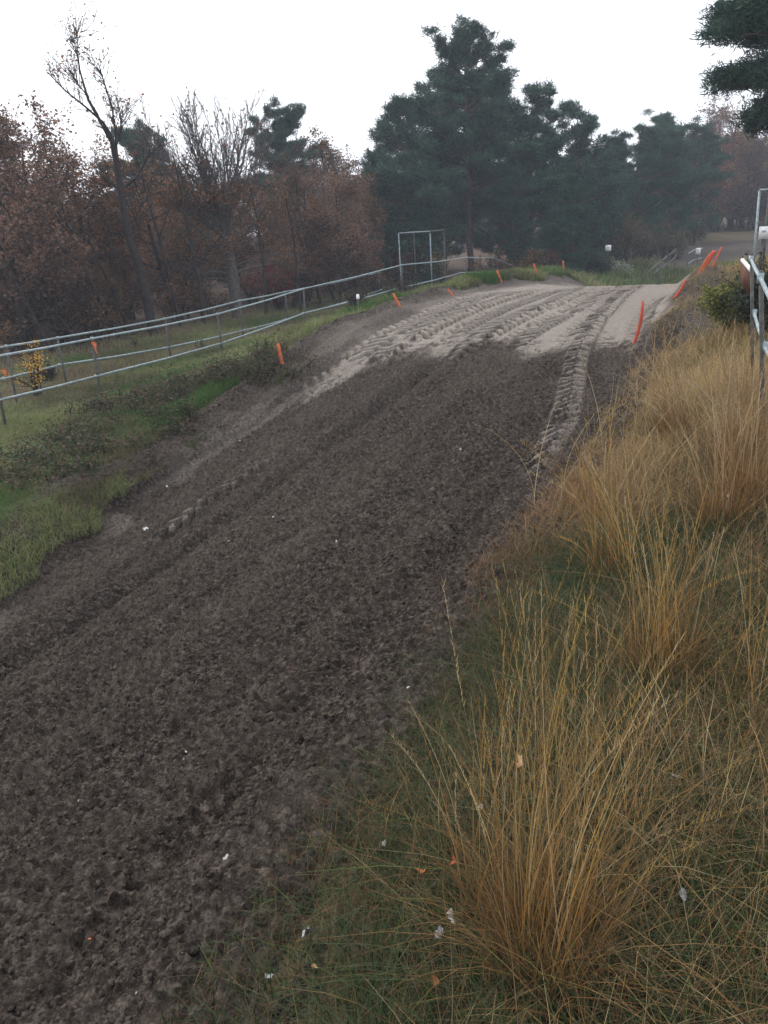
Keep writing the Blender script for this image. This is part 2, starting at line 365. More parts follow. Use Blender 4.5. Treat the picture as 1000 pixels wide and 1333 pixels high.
bd = np.clip(border, 0, 1); Zt = Zt + (det + rut * (1 - .5 * inband) + lug) * (1 - bd) - .07 * bd
smear = np.exp(-((TT - 7.0) / .5) ** 2) * sm(7, 10, SS) * sm(.4, .65, fbm(TT * 4, SS * .5, 1, 3, 99))
lip = edge_l(SS) - TT
sandm = sandm * (.22 + .78 * sm(.35, 1.1, lip + .5 * (clod - .5)))
sandm = sandm * (1 - .75 * sm(.58, .68, fbm(X, Y, 6, 3, 109)) * (1 - sm(.5, 2.5, SS - edge_s)))
patch = np.exp(-((lip - .25) / .28) ** 2) * sm(.55, .66, fbm(X, Y, 1.5, 3, 103)) * sm(2, 5, SS)
sandm = np.maximum.reduce([sandm * .95, .42 * smear, .38 * patch]) * dirtness(X, Y)
sandm = np.clip(sandm, 0, 1) * (1 - .55 * sm(.4, .75, 1 - np.abs(TT - .9) / .9 + (clod - .5)))
n1, n2 = SS.shape; i, j = np.meshgrid(np.arange(n1 - 1), np.arange(n2 - 1), indexing='ij')
Q = np.stack([i * n2 + j, (i + 1) * n2 + j, (i + 1) * n2 + j + 1, i * n2 + j + 1], -1).reshape(-1, 4)
o = mesh('dirt_track', np.stack([X, Y, Zt], -1).reshape(-1, 3), Q, SOIL, smooth=True, attrs=dict(sand=sandm, dry=np.clip(.30 + 1.5 * (rut / .12) * .25 + 1.6 * (band_ - .5), 0, 1)))
o['kind'] = 'structure'
del band_, X, Y, SS, TT, Zt, clod, cl2, cl3, rid, lug, inband, streak, det, border, smear

# ------------------------------------------------------------------ grass blades
def blades(root, h, width, azim, lean, col, tip=None, seg=4, curl=1.0, kink=None):
    """N curved tapering strips; returns V, Q, colours. lean = horizontal run of the tip / height"""
    n = len(root); u = np.linspace(0, 1, seg + 1)[None, :, None]
    dirv = np.stack([np.sin(azim), np.cos(azim), 0 * azim], -1)[:, None]
    hv = h[:, None, None]; lv = lean[:, None, None]
    run = hv * lv * (u ** (1 + curl * .9)); z = hv * (u - .28 * np.minimum(lv, 2.2) * u ** 2.4)
    P = root[:, None] + dirv * run + np.array([0, 0, 1.0]) * z
    if kink is not None:
        sd = np.stack([np.cos(azim), -np.sin(azim), 0 * azim], -1)[:, None]; P = P + sd * kink[:, None, None] * hv * np.sin(u * 3.0)
    wa = R(n).random(n) * pi; sv = np.stack([np.cos(wa), np.sin(wa), 0 * wa], -1)[:, None]
    wd = width[:, None, None] * (1 - .85 * u ** 1.5) * .5
    V = np.stack([P - sv * wd, P + sv * wd], 2).reshape(n * (seg + 1) * 2, 3)
    k = (np.arange(n) * (seg + 1) * 2)[:, None] + (np.arange(seg) * 2)[None]; k = k.reshape(-1)
    Q = np.stack([k, k + 1, k + 3, k + 2], -1)
    tip = col if tip is None else tip
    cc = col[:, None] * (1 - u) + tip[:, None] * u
    return V, Q, np.repeat(cc, 2, axis=1).reshape(-1, 3)
def joinm(parts):
    V = []; Q = []; Cc = []; n = 0
    for v, q, c in parts: V.append(v); Q.append(q + n); Cc.append(c); n += len(v)
    return np.vstack(V), np.vstack(Q), np.vstack(Cc)
def jit(c, n, r, a=.25, hue=.08):
    k = (1 + a * (r.random((n, 1)) * 2 - 1)); return np.clip(np.array(c)[None] * k * (1 + hue * (r.random((n, 3)) * 2 - 1)), 0, 1)
def pick(pal, wts, r, n):
    idx = r.choice(len(pal), n, p=np.array(wts) / sum(wts)); return np.array(pal)[idx]
def scatter(n, s0, s1, t0, t1, r, pw=1.0):
    s = s0 + (s1 - s0) * r.random(n) ** pw; t = t0 + (t1 - t0) * r.random(n); x, y = xy(s, t); return x, y, s, t
def inview(x, y, m=.06):
    d = np.stack([x, y, base(x, y) + .3], -1) - EYE; z = d @ _f; a = (d @ RT) / z; b = (d @ UP) / z
    return (z > .3) & (np.abs(a) < .465 + m + .25 / np.maximum(z, .5)) & (b > -.62 - .9 / np.maximum(z, .5)) & (b < .7)

GOLD = (.28, .18, .065); STRAW = (.32, .26, .14); RUST = (.18, .085, .038); BROWN = (.13, .09, .048); GREEN = (.035, .065, .018); LIME = (.085, .125, .03); DKG = (.018, .035, .012)
def right_grass(name, n, s0, s1, wd, seed, kind, hs, pw=1.0, t0=-7.0, seg=4):
    r = R(seed); x, y, s, t = scatter(n, s0, s1, t0 if s0 > 3 else -2.6, 1.6, r, pw)
    d = dirtness(x, y); ok = (d < .35 + .3 * r.random(n) * (kind != 'tall')) & inview(x, y)
    pn = fbm(x, y, 1.1, 3, 141); gn = fbm(x, y, .8, 3, 145); spoil = np.exp(-((t - .55) / .75) ** 2) * sm(10.5, 13.5, s) * (1 - sm(28, 32, s))
    if kind == 'dry': ok &= (pn + .18 * r.random(n) + .2 * (1 - sm(.1, .7, edge_r(s) - t)) > .42) & (r.random(n) > .9 * spoil)
    if kind == 'green': ok &= (gn + .2 * r.random(n) - .10 * (1 - sm(.1, .7, edge_r(s) - t)) - .07 * sm(2.6, 4, s) > .43) & (r.random(n) > .8 * spoil)
    if kind == 'tall': ok &= (pn > .45) & (spoil < .25)
    x, y, s, t, pn, gn = [v[ok] for v in (x, y, s, t, pn, gn)]; n = len(x)
    edge = np.clip((edge_r(s) + .15 - t) / (.9 + .5 * sm(4, 7, s)), .22, 1.0)      # shorter towards the track
    if kind == 'dry':
        c = pick([GOLD, STRAW, RUST, BROWN, (.22, .13, .055)], [2.2, 2, 2.2, 4, 3], r, n)
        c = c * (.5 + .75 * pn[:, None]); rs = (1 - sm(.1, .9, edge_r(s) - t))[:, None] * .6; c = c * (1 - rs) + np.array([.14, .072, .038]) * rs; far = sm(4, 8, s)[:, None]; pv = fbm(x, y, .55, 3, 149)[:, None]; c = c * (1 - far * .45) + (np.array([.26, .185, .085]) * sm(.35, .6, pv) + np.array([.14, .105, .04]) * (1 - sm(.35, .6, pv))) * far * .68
        h = hs * (.35 + .75 * r.random(n)) * edge * (.6 + .8 * pn); lean = .15 + 1.5 * r.random(n) ** 1.5
    elif kind == 'green':
        c = pick([GREEN, LIME, DKG, (.05, .075, .03), (.085, .085, .045), (.09, .065, .035)], [3, .8, 3, 2, 1, 1.4], r, n) * .85
        h = hs * (.35 + .7 * r.random(n)) * edge; lean = .2 + 1.8 * r.random(n) ** 1.3
    else:
        c = pick([STRAW, GOLD, (.40, .30, .16)], [2, 2, 1], r, n); h = hs * (.6 + .5 * r.random(n)); lean = .1 + .55 * r.random(n)
    az = r.normal(.9, 1.5, n) if kind != 'green' else r.random(n) * 2 * pi
    root = np.stack([x, y, Z(x, y) - .01], -1)
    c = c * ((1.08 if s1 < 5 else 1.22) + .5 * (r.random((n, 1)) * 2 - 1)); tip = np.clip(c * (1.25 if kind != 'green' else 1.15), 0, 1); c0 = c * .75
    return blades(root, h, np.full(n, wd) * (.6 + .8 * r.random(n)), az, lean, c0, tip, seg, 1.0, r.normal(0, .06, n))
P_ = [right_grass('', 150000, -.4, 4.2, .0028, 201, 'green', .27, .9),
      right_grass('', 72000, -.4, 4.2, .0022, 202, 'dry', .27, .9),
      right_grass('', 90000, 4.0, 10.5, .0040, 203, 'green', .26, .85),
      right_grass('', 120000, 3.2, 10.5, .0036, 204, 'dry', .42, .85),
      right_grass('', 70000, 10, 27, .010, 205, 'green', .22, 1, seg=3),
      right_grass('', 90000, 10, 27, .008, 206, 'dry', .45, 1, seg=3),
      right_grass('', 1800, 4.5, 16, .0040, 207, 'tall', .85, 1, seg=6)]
V, Q, c = joinm(P_)
mesh('long_grass', V, Q, GRASS, col=c); tag(bpy.data.objects['long_grass'], 'tangled dry brown and green long grass covering the bank beside the track', 'grass', kind='stuff')

def left_grass(n, s0, s1, t0, t1, wd, hs, seed, dens=1.0, seg=2):
    r = R(seed); x, y, s, t = scatter(n, s0, s1, t0, t1, r)
    dd, li, dr, _ = zones(x, y); gn = fbm(x, y, .9, 4, 161); g2 = fbm(x, y, .35, 3, 165)
    ok = (dd < .5) & inview(x, y) & (r.random(n) > .75 * li) & (gn > .26 + .12 * r.random(n))
    x, y, s, t, gn, g2, li = [v[ok] for v in (x, y, s, t, gn, g2, li)]; n = len(x)
    bright = sm(.40, .6, g2 + .10 * sm(8.6, 10, t) - .04)[:, None]
    c = pick([(.045, .12, .022), (.03, .08, .018), (.075, .14, .03), (.10, .10, .045)], [3, 2, 2.4, 1], r, n)
    c2 = pick([(.15, .19, .06), (.20, .22, .09), (.11, .16, .05), (.26, .22, .12)], [2.5, 2, 2, 2], r, n)
    c = c * (1 - bright) + c2 * bright
    br = sm(.5, .62, fbm(x, y, .8, 3, 169))[:, None] * .65; c = c * (1 - br) + np.array([.10, .075, .045]) * br
    wl = (li[:, None] * .8); c = c * (1 - wl) + np.array([.20, .155, .09]) * wl
    h = hs * (.3 + .8 * r.random(n)) * (.5 + gn); lean = .2 + 1.2 * r.random(n)
    root = np.stack([x, y, Z(x, y) - .01], -1)
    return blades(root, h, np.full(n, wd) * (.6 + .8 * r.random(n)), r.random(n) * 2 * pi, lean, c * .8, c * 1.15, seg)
V, Q, c = joinm([left_grass(120000, -1, 14, 7.2, 12.5, .007, .15, 301), left_grass(90000, 6, 26, 8, 18, .012, .17, 302), left_grass(70000, 14, 46, 7.2, 24, .02, .24, 303),
                 left_grass(16000, 25, 34, 6.9, 9.6, .02, .26, 304), left_grass(40000, 32, 60, -20, 16, .04, .5, 305), left_grass(110000, 0, 13, 5.2, 8.6, .006, .17, 306), left_grass(26000, 23, 32, 4.8, 8, .02, .24, 307)])
mesh('short_grass', V, Q, GRASS, col=c); tag(bpy.data.objects['short_grass'], 'short green turf growing on the slope between track and railings', 'grass', kind='stuff')

# ------------------------------------------------------------------ seeding grass tufts (things)
def tuft(name, px, py, D, n, H, az0, spread, seed, label, group=None, wd=.0028, cols=None, base_n=120, green=0.0, squash=1.0):
    r = R(seed); p = at_dist(px, py, D); p[2] = Zs(p[0], p[1])
    root = empty(name, p, label, 'grass tuft', group)
    cols = cols or [(.36, .25, .075), (.27, .165, .05), (.42, .34, .18), (.22, .17, .07)]
    a = r.random(n) * 2 * pi; rad = .05 * np.sqrt(r.random(n)) * squash + .01
    rt = np.stack([np.sin(a) * rad * 1.5, np.cos(a) * rad * 1.5, 0 * a - .03], -1)
    az = az0 + r.normal(0, spread, n); h = H * (.55 + .5 * r.random(n)); lean = np.minimum(np.abs(r.normal(.30, .24, n)), .8)
    c = pick(cols, [3, 2, 1.5, 1.5][:len(cols)], r, n) * (1 + .7 * (r.random((n, 1)) - .5)); seg = 10
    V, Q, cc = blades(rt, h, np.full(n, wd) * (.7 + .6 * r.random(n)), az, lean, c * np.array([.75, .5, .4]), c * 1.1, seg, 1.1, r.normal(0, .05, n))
    mesh('stems', V, Q, GRASS, root, col=cc)
    # seed heads: short spikelets up the last quarter of each stem
    P = V.reshape(n, seg + 1, 2, 3).mean(2); m = 24; rts = []; hs = []; azs = []; cl = []; k2 = []
    for k in range(m):
        f = .70 + .29 * k / m; g = f * seg; i0 = min(int(g), seg - 1); fr = g - i0
        rts.append(P[:, i0] * (1 - fr) + P[:, i0 + 1] * fr); azs.append(az + r.normal(0, 1.6, n)); cl.append(c * np.array([1.0, .92, .95]) * .95)
    rts = np.vstack(rts); q = len(rts)
    V2, Q2, c2 = blades(rts, (.010 + .014 * r.random(q)) * (H / .9), np.full(q, wd * .95), np.concatenate(azs), .10 + r.random(q) * .4, np.vstack(cl), None, 1)
    mesh('seed_heads', V2, Q2, GRASS, root, col=c2)
    b = base_n; a = r.random(b) * 2 * pi; rad = .11 * np.sqrt(r.random(b))
    rt = np.stack([np.sin(a) * rad, np.cos(a) * rad, 0 * a - .02], -1)
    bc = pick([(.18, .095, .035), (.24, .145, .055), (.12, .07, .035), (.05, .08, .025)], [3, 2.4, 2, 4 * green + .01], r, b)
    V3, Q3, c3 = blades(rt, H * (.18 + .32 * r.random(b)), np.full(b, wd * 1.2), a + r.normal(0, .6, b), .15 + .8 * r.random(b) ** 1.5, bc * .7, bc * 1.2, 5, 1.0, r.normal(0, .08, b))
    mesh('basal_leaves', V3, Q3, GRASS, root, col=c3)
    return root
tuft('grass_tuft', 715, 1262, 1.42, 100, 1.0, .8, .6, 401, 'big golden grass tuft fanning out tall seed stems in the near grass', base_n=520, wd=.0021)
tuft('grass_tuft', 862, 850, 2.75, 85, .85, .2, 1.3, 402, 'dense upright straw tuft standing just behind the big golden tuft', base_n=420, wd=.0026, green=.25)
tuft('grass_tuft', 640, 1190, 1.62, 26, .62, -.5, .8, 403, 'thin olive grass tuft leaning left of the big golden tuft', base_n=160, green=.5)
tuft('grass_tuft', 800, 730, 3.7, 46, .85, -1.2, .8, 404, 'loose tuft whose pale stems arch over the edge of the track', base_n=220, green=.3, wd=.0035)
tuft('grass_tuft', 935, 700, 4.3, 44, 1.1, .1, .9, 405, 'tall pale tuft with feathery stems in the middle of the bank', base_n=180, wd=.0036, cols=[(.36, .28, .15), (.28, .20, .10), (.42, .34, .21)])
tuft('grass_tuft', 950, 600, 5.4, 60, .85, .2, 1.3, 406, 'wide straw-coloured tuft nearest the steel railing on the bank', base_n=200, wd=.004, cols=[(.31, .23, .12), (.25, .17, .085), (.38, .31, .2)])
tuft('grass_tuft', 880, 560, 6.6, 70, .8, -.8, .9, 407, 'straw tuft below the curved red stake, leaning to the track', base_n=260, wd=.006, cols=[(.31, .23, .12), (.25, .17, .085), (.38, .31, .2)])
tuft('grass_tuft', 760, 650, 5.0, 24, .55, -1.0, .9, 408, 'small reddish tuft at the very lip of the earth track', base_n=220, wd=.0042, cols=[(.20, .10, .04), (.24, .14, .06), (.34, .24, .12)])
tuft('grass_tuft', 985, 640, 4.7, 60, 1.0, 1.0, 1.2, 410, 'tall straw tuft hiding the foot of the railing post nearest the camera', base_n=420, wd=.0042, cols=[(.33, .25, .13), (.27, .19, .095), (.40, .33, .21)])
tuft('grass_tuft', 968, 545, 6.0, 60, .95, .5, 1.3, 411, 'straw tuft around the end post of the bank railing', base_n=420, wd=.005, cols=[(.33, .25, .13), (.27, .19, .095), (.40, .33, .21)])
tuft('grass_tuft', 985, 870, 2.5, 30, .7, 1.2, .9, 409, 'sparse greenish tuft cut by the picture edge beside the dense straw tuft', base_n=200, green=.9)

# ------------------------------------------------------------------ railings
def pt_z(p): return Zs(p[0], p[1])
def railing(name, tops, lower_drop, tube_r, label, rk=.024, post_r=.026, lower=None, post_up=0.0, clamp=True, mats=None, group=None, feet=None):
    p0 = tops[0]; root = empty(name, (p0[0], p0[1], pt_z(p0)), label, 'railing', group); o = np.array(root.location)
    mt, mp = mats or (GALV, GALVD); tp = [np.array(p) - o for p in tops]
    lo = [p - np.array([0, 0, lower_drop]) for p in tp] if lower is None else [np.array(p) - o for p in lower]
    def seg(nm, pts):
        m = MB()
        for a, b in zip(pts[:-1], pts[1:]):
            mid = (a + b) / 2 + np.array([0, 0, -.012 * np.linalg.norm(b - a) / 3]); m.tube([a, mid, b], rk, 8)
        m.build(nm, mt, root, smooth=True)
    seg('top_rail', tp); seg('lower_rail', lo)
    r = R(len(tops) + int(abs(p0[0] * 10)))
    for i, p in enumerate(tp):
        if i in getattr(railing, 'skip', ()): continue
        g = pt_z(p + o) - o[2] - .15; m = MB(); off = r.normal(0, .015, 2)
        ft = np.array([p[0] + off[0], p[1] + off[1], g])
        if feet: ft = np.array(feet[i]) - o; ft[2] = g
        m.tube([ft, [p[0], p[1], p[2] + post_up]], post_r, 8)
        po = m.build('post', mp, root, smooth=False)
        if clamp:
            for q in (p, lo[i] if i < len(lo) else p + [0, 0, -lower_drop]):
                m = MB(); m.tube([q + np.array([0, 0, -.035]), q + np.array([0, 0, .035])], post_r + .007, 8); m.build('clamp', mt, po)
    return root
FT = 12.0
front = [(-130, 497), (-10, 465), (120, 441), (283, 409), (395, 376), (523, 345), (607, 335), (641, 335), (672, 347), (705, 357)]
front_t = [12, 12, 12, 12, 12.2, 11.6, 12, 12.4, 12.4, 12.4]
tops = [at_t(px, py, t) for (px, py), t in zip(front, front_t)]
lows = [at_t(px, py, t) for (px, py), t in zip([(-130, 552), (-10, 523), (125, 490), (288, 447), (395, 408), (520, 375), (600, 355), (643, 353), (672, 362)], front_t)]
railing('steel_railing', tops, .8, .025, 'long two-rail steel railing running up beside the far side of the track', lower=lows)
back = [(-90, 470), (8, 451), (75, 440), (215, 415), (312, 391.5), (371, 380), (493, 355)]
bt = [14.2, 14.2, 14.2, 14.3, 14.8, 15.4, 16.6]
tops2 = [at_t(px, py, t) for (px, py), t in zip(back, bt)]
lows2 = [at_t(px, py, t) for (px, py), t in zip([(-90, 510), (5, 493), (78, 475), (215, 453), (318, 430), (371, 416), (497, 377)], bt)]
railing('steel_railing', tops2, .8, .025, 'second steel railing behind the long one, ending short at the wood', lower=lows2)
third = [at_dist(390, 395, 40), at_dist(440, 391, 41), at_dist(478, 384, 42)]
railing('steel_railing', third, .5, .02, 'thin dark railing low among the trees behind the second railing', clamp=False, mats=(GALVD, GALVD))
rp = [(1075, 530, 3.1), (990, 362, 6.3), (978, 338, 8.5)]
topr = [at_dist(*q) for q in rp]; lowr = [at_dist(1100, 640, 3.1), at_dist(996, 452, 6.3), at_dist(982, 408, 8.5)]
railing('steel_railing', topr, .5, .03, 'grey steel railing on the grassy bank at the right picture edge', rk=.014, post_r=.017, lower=lowr, post_up=.05, feet=[at_dist(1130, 760, 3.1), at_dist(1003, 512, 6.3), at_dist(987, 460, 8.5)])
farr = [at_dist(842, 356, 34), at_dist(858, 341, 37), at_dist(868, 334, 41), at_dist(880, 324, 46)]
lofr = [at_dist(850, 357, 34), at_dist(858, 350, 37), at_dist(869, 343, 41), at_dist(881, 333, 46)]
railing('steel_railing', farr, .5, .03, 'pale railing climbing away just beyond the crest of the track', rk=.026, lower=lofr, clamp=False, mats=(GALVD, GALVD))
fr2 = [at_dist(896, 330, 55), at_dist(904, 325, 57), at_dist(915, 323, 60)]
railing('steel_railing', fr2, .6, .03, 'short piece of railing beside the far white notice board', rk=.026, clamp=False)

# steel box frames
def box_frame(label, px0, px1, ptop, D, dx, dep, h=None, name='steel_gantry', r=.045):
    a = at_dist(px0, ptop, D); b = at_dist(px1, ptop + 1, D); g = min(pt_z(a), pt_z(b)); root = empty(name, (a[0], a[1], g), label, 'gantry'); o = np.array(root.location)
    back = np.array([dx, dep, 0.0]); tz = a[2] - o[2]
    c = [a - o, b - o, b - o + back, a - o + back]
    for k, p in enumerate(c):
        m = MB(); q = p.copy(); q[2] = pt_z(p + o) - o[2] - .1; m.box((p + q) / 2, (r, r, tz - q[2]), rot=None, taper=1); 
        m.box([q[0], q[1], q[2] + .12], (.16, .16, .02)); m.build('post', GALV if k < 2 else GALVD, root)
    for k in range(4):
        m = MB(); p, q = c[k].copy(), c[(k + 1) % 4].copy(); p[2] = q[2] = tz + r * .25
        m.tube([p, (p + q) / 2, q], r * .62, 6); m.build('beam', GALV if k == 0 else GALVD, root)
    return root
box_frame('tall empty steel frame standing behind the long railing under the pines', 519, 560, 304, 38, .75, 1.6)
box_frame('tall steel frame at the right picture edge above the dark bush', 989, 1030, 248, 19, .75, 1.2, r=.035)

# orange marker stakes: flat flexible plastic strips, slightly curved
def stake(px0, py0, px1, py1, D, label, mat, wd=.05, bow=.03, sink=.12):
    a = at_dist(px0, py0, D); b = at_dist(px1, py1, D); v = b - a; L = np.linalg.norm(v); v /= L
    wd = wd * .72; root_p = a - v * sink; n = 7; side = np.cross(v, [0, 1.0, 0.2]); side /= np.linalg.norm(side); nor = np.cross(side, v)
    V = []; 
    for k in range(n + 1):
        u = k / n; c = -v * sink + v * (L + sink) * u + side * bow * 4 * u * (1 - u)
        for sx, sy in ((-1, -1), (1, -1), (1, 1), (-1, 1)):
            V.append(c + side * wd / 2 * sx * (1 if k < n else .7) + nor * .008 * sy)
    Qs = []
    for k in range(n):
        for e in range(4): Qs.append([k*4+e, k*4+(e+1) % 4, k*4+4+(e+1) % 4, k*4+4+e])
    Qs += [[3, 2, 1, 0], [n*4, n*4+1, n*4+2, n*4+3]]
    o = mesh('marker_stake', V, Qs, mat, loc=[float(q) for q in a]); tag(o, label, 'marker stake', 'orange stakes marking the track edges'); return o
def gd(px, py):
    p = ground_at(px, py); return math.hypot(p[0], p[1])
stake(823, 448, 837, 392, gd(823, 450), 'tall bowed red stake at the dark lip on the near side of the track', RED, .06, -.045)
stake(882, 381, 893, 364, 16.5, 'short red stake leaning over the spoil between the tall red one and the bush', RED, .05, -.02)
stake(912, 352, 924, 331, 21, 'lowest orange stake of the leaning cluster beside the yellowish bush', ORANGE, .06, .01)
stake(917, 348, 929, 326, 22.5, 'thick orange stake in the middle of the cluster beside the yellowish bush', ORANGE, .08, .01)
stake(921, 345, 932, 326, 24.5, 'bright orange stake at the back of the cluster by the yellowish bush', RED, .08, .01)
stake(930, 343, 940, 321, 23.5, 'faded orange stake closest to the yellowish bush', ORANGE, .06, .01)
stake(368, 473, 362, 447, gd(368, 474), 'orange stake on the green slope below the second railing post', ORANGE, .09, .01)
stake(524, 404, 512, 382, gd(524, 401), 'orange stake leaning left where the grass meets the crest', ORANGE, .08, .01)
stake(592, 388, 583, 376, gd(592, 386), 'tiny orange stake between the two larger ones on the far verge', ORANGE, .06, .0)
stake(653, 368, 647, 352, gd(653, 368), 'orange stake on the verge below the end of the long railing', ORANGE, .10, .0)
stake(699, 358, 695, 343, gd(699, 359), 'thin orange stake beyond the railing end on the grassy mound', ORANGE, .09, .0)
stake(734, 354, 733, 339, gd(734, 355), 'last orange stake at the tip of the grassy mound', ORANGE, .08, .0)
def ribbon(px, py, px2, py2, D, label):
    a = at_dist(px, py, D); b = at_dist(px2, py2, D); V = []; n = 8; v = b - a
    for k in range(n + 1):
        u = k / n; c = v * u + np.array([.015 * sin(u * 7), .02 * sin(u * 5 + 1), -.05 * u * u])
        tw = u * 2.5; w_ = np.array([cos(tw), sin(tw), .3]) * .035 * (1 - .3 * u)
        V += [c - w_, c + w_]
    V = np.array(V); V2 = V + np.array([0, .004, 0]); m = len(V)
    Q = [[2*k, 2*k+1, 2*k+3, 2*k+2] for k in range(n)]; Q += [[q[3]+m, q[2]+m, q[1]+m, q[0]+m] for q in Q]
    tag(mesh('plastic_ribbon', np.vstack([V, V2]), Q, ORANGE, loc=[float(q) for q in a]), label, 'ribbon')
ribbon(120, 445, 129, 460, float(np.hypot(*tops[2][:2])) - .05, 'orange ribbon tied to the railing post above the brambles')
ribbon(3, 481, 12, 492, float(np.hypot(*tops2[1][:2])) - .05, 'orange ribbon tied to the second railing beside the yellow sapling')

# boards
def board(px, py, D, w_, h_, yaw, label, post_h=None, dark=False):
    p = at_dist(px, py, D); g = pt_z(p); root = empty('notice_board', (p[0], p[1], g), label, 'notice board', rz=yaw); z = p[2] - g
    m = MB(); m.box((0, 0, z), (w_, .02, h_)); m.build('panel', WHITE, root)
    m = MB(); m.box((0, .035, z / 2 - .1), (.05, .05, z + .1)); m.build('post', GALVD, root)
    m = MB(); m.box((0, -.0125, z + h_ * .12), (w_ * .5, .005, h_ * .14)); m.build('faint_marking', plain_mat('grey_print', (.3, .3, .32), (.45, .45, .47)), root)
board(792, 323, 52, .34, .34, .1, 'small square white board in front of the dark far pines')
board(909, 327, 58, .30, .40, 0, 'small white board at the foot of the ploughed far slope')
board(994, 303, 17.5, .16, .22, 0, 'pale notice plate under the steel frame at the right edge')
a = at_dist(964.5, 340, 10.5); b = at_dist(976, 354, 8.6); g = pt_z((a + b) / 2)
root = empty('wooden_board', ((a[0] + b[0]) / 2, (a[1] + b[1]) / 2, g), 'brown wooden board with white top edge beside the end of the railing', 'board')
o_ = np.array(root.location); m = MB(); a -= o_; b -= o_; hh = .20
m.add([a, b, b - [0, 0, hh], a - [0, 0, hh * 1.1], a + [.03, 0, 0], b + [.03, 0, 0], b + [.03, 0, -hh], a + [.03, 0, -hh * 1.1]],
      [[0, 3, 2, 1], [4, 5, 6, 7], [0, 1, 5, 4], [3, 7, 6, 2], [0, 4, 7, 3], [1, 2, 6, 5]]); m.build('panel', WOOD, root)
m = MB(); m.tube([a + [.015, 0, .012], (a + b) / 2 + [.015, 0, .012], b + [.015, 0, .012]], .022, 6); m.build('white_edge', WHITE, root)
# short pale post by the twiggy bush
p = ground_at(467, 402); p[2] = pt_z(p); root = empty('short_post', p, 'short white-capped post in the twiggy bush beside the railing', 'post')
m = MB(); m.tube([[0, 0, -.1], [0, 0, .24]], .026, 8); m.build('shaft', GALVD, root); m = MB(); m.tube([[0, 0, .242], [0, 0, .26], [0, 0, .36]], [.045, .045, .035], 8); m.build('white_cap', WHITE, root)

# ------------------------------------------------------------------ trees
def leafcloud(pos, size, cols, r, up=.0, aspect=.55):
    """one small pointed leaf-shaped quad per position"""
    n = len(pos); a = r.normal(size=(n, 3)); a[:, 2] = a[:, 2] * .6 + up; a /= np.linalg.norm(a, axis=1)[:, None]
    b = np.cross(a, r.normal(size=(n, 3))); b /= np.linalg.norm(b, axis=1)[:, None]
    sz = (size * (.6 + .8 * r.random(n)))[:, None]
    V = np.stack([pos - a * sz * .5, pos + b * sz * aspect * .5, pos + a * sz * .5, pos - b * sz * aspect * .5], 1).reshape(-1, 3)
    k = np.arange(n)[:, None] * 4; return V, k + np.arange(4)[None], np.repeat(cols, 4, axis=0)

class Tree:
    rmin = .009
    def __init__(s, seed): s.r = R(seed); s.tubes = []; s.tips = []
    def limb(s, p, d, L, r0, lvl, maxl, nseg=6, wander=.16, up=.10, kids=(4, 6), ang=.75, ratio=.62, r1=.35, kid_from=.3):
        r = s.r; P = [np.array(p, float)]; d = np.array(d, float); d /= np.linalg.norm(d)
        for i in range(nseg):
            d = d + r.normal(0, wander, 3) + np.array([0, 0, up]); d /= np.linalg.norm(d); P.append(P[-1] + d * L / nseg)
        P = np.array(P); rad = np.linspace(r0, r0 * r1, nseg + 1); s.tubes.append((P, rad, 7 if lvl == 0 else (5 if lvl == 1 else 3)))
        if lvl >= maxl:
            s.tips.append(P[1:]); return
        nk = r.integers(kids[0], kids[1] + 1)
        for k in range(nk):
            f = kid_from + (1 - kid_from) * (k + r.random() * .8) / nk; f = min(f, .98); i = int(f * nseg); fr = f * nseg - i
            q = P[i] * (1 - fr) + P[min(i + 1, nseg)] * fr; t = P[min(i + 1, nseg)] - P[i]; t /= np.linalg.norm(t)
            a = r.normal(size=3); a -= a @ t * t; a /= np.linalg.norm(a); an = ang * (.7 + .6 * r.random())
            s.limb(q, t * cos(an) + a * sin(an), L * ratio * (.7 + .5 * r.random()) * (1.15 - .45 * f), max(rad[i] * .6, s.rmin), lvl + 1, maxl, max(4, nseg - 1), wander * 1.15, up, kids, ang, ratio, r1, .2)
        if lvl > 0: s.tips.append(P[-2:])
    def wood(s, name, mat, parent):
        m = MB()
        for P, rad, k in s.tubes: m.tube(P, rad, k, cap=False)
        return m.build(name, mat, parent, smooth=True)
    def tip_pts(s): return np.vstack(s.tips)
OAKC = [(.20, .095, .045), (.13, .070, .038), (.25, .145, .065), (.08, .05, .036), (.22, .082, .036)]
def oak(seed, H, label=None, group=None, leaves=9000, leafsize=.14, cols=OAKC, w=None, loc=(0, 0, 0), name='oak_tree', bare_top=0.0, bark=None, low=.12, spread=1.0):
    T = Tree(seed); r = T.r
    root = empty(name, loc, label, 'tree', group)
    T.limb((0, 0, -.2), (r.normal(0, .08), r.normal(0, .08), 1), H * .88, .014 * H + .03, 0, 3, 9, .07, .03, (11, 14), 1.15, .42 * spread, .22, low)
    T.wood('trunk', bark or BARK, root)
    P = T.tip_pts()
    if leaves:
        z = P[:, 2] / H; keep = r.random(len(P)) > bare_top * sm(.55, .8, z); P = P[keep]
        q = P[r.integers(0, len(P), leaves)] + r.normal(0, .16, (leaves, 3))
        clump = 1.15 * (.25 + 1.5 * fbm(q[:, 0] + q[:, 2] * .7, q[:, 1] - q[:, 2] * .6, 1.0, 2, seed % 50))[:, None]
        c = pick(cols, w or [1] * len(cols), r, leaves) * clump * (1 + .3 * (r.random((leaves, 1)) - .5))
        V, Q, cc = leafcloud(q, np.full(leaves, leafsize), np.clip(c, 0, 1), r)
        mesh('crown', V, Q, LEAF, root, col=cc)
    return root
PINEC = [(.032, .078, .048), (.022, .056, .038), (.065, .12, .062), (.018, .040, .030)]
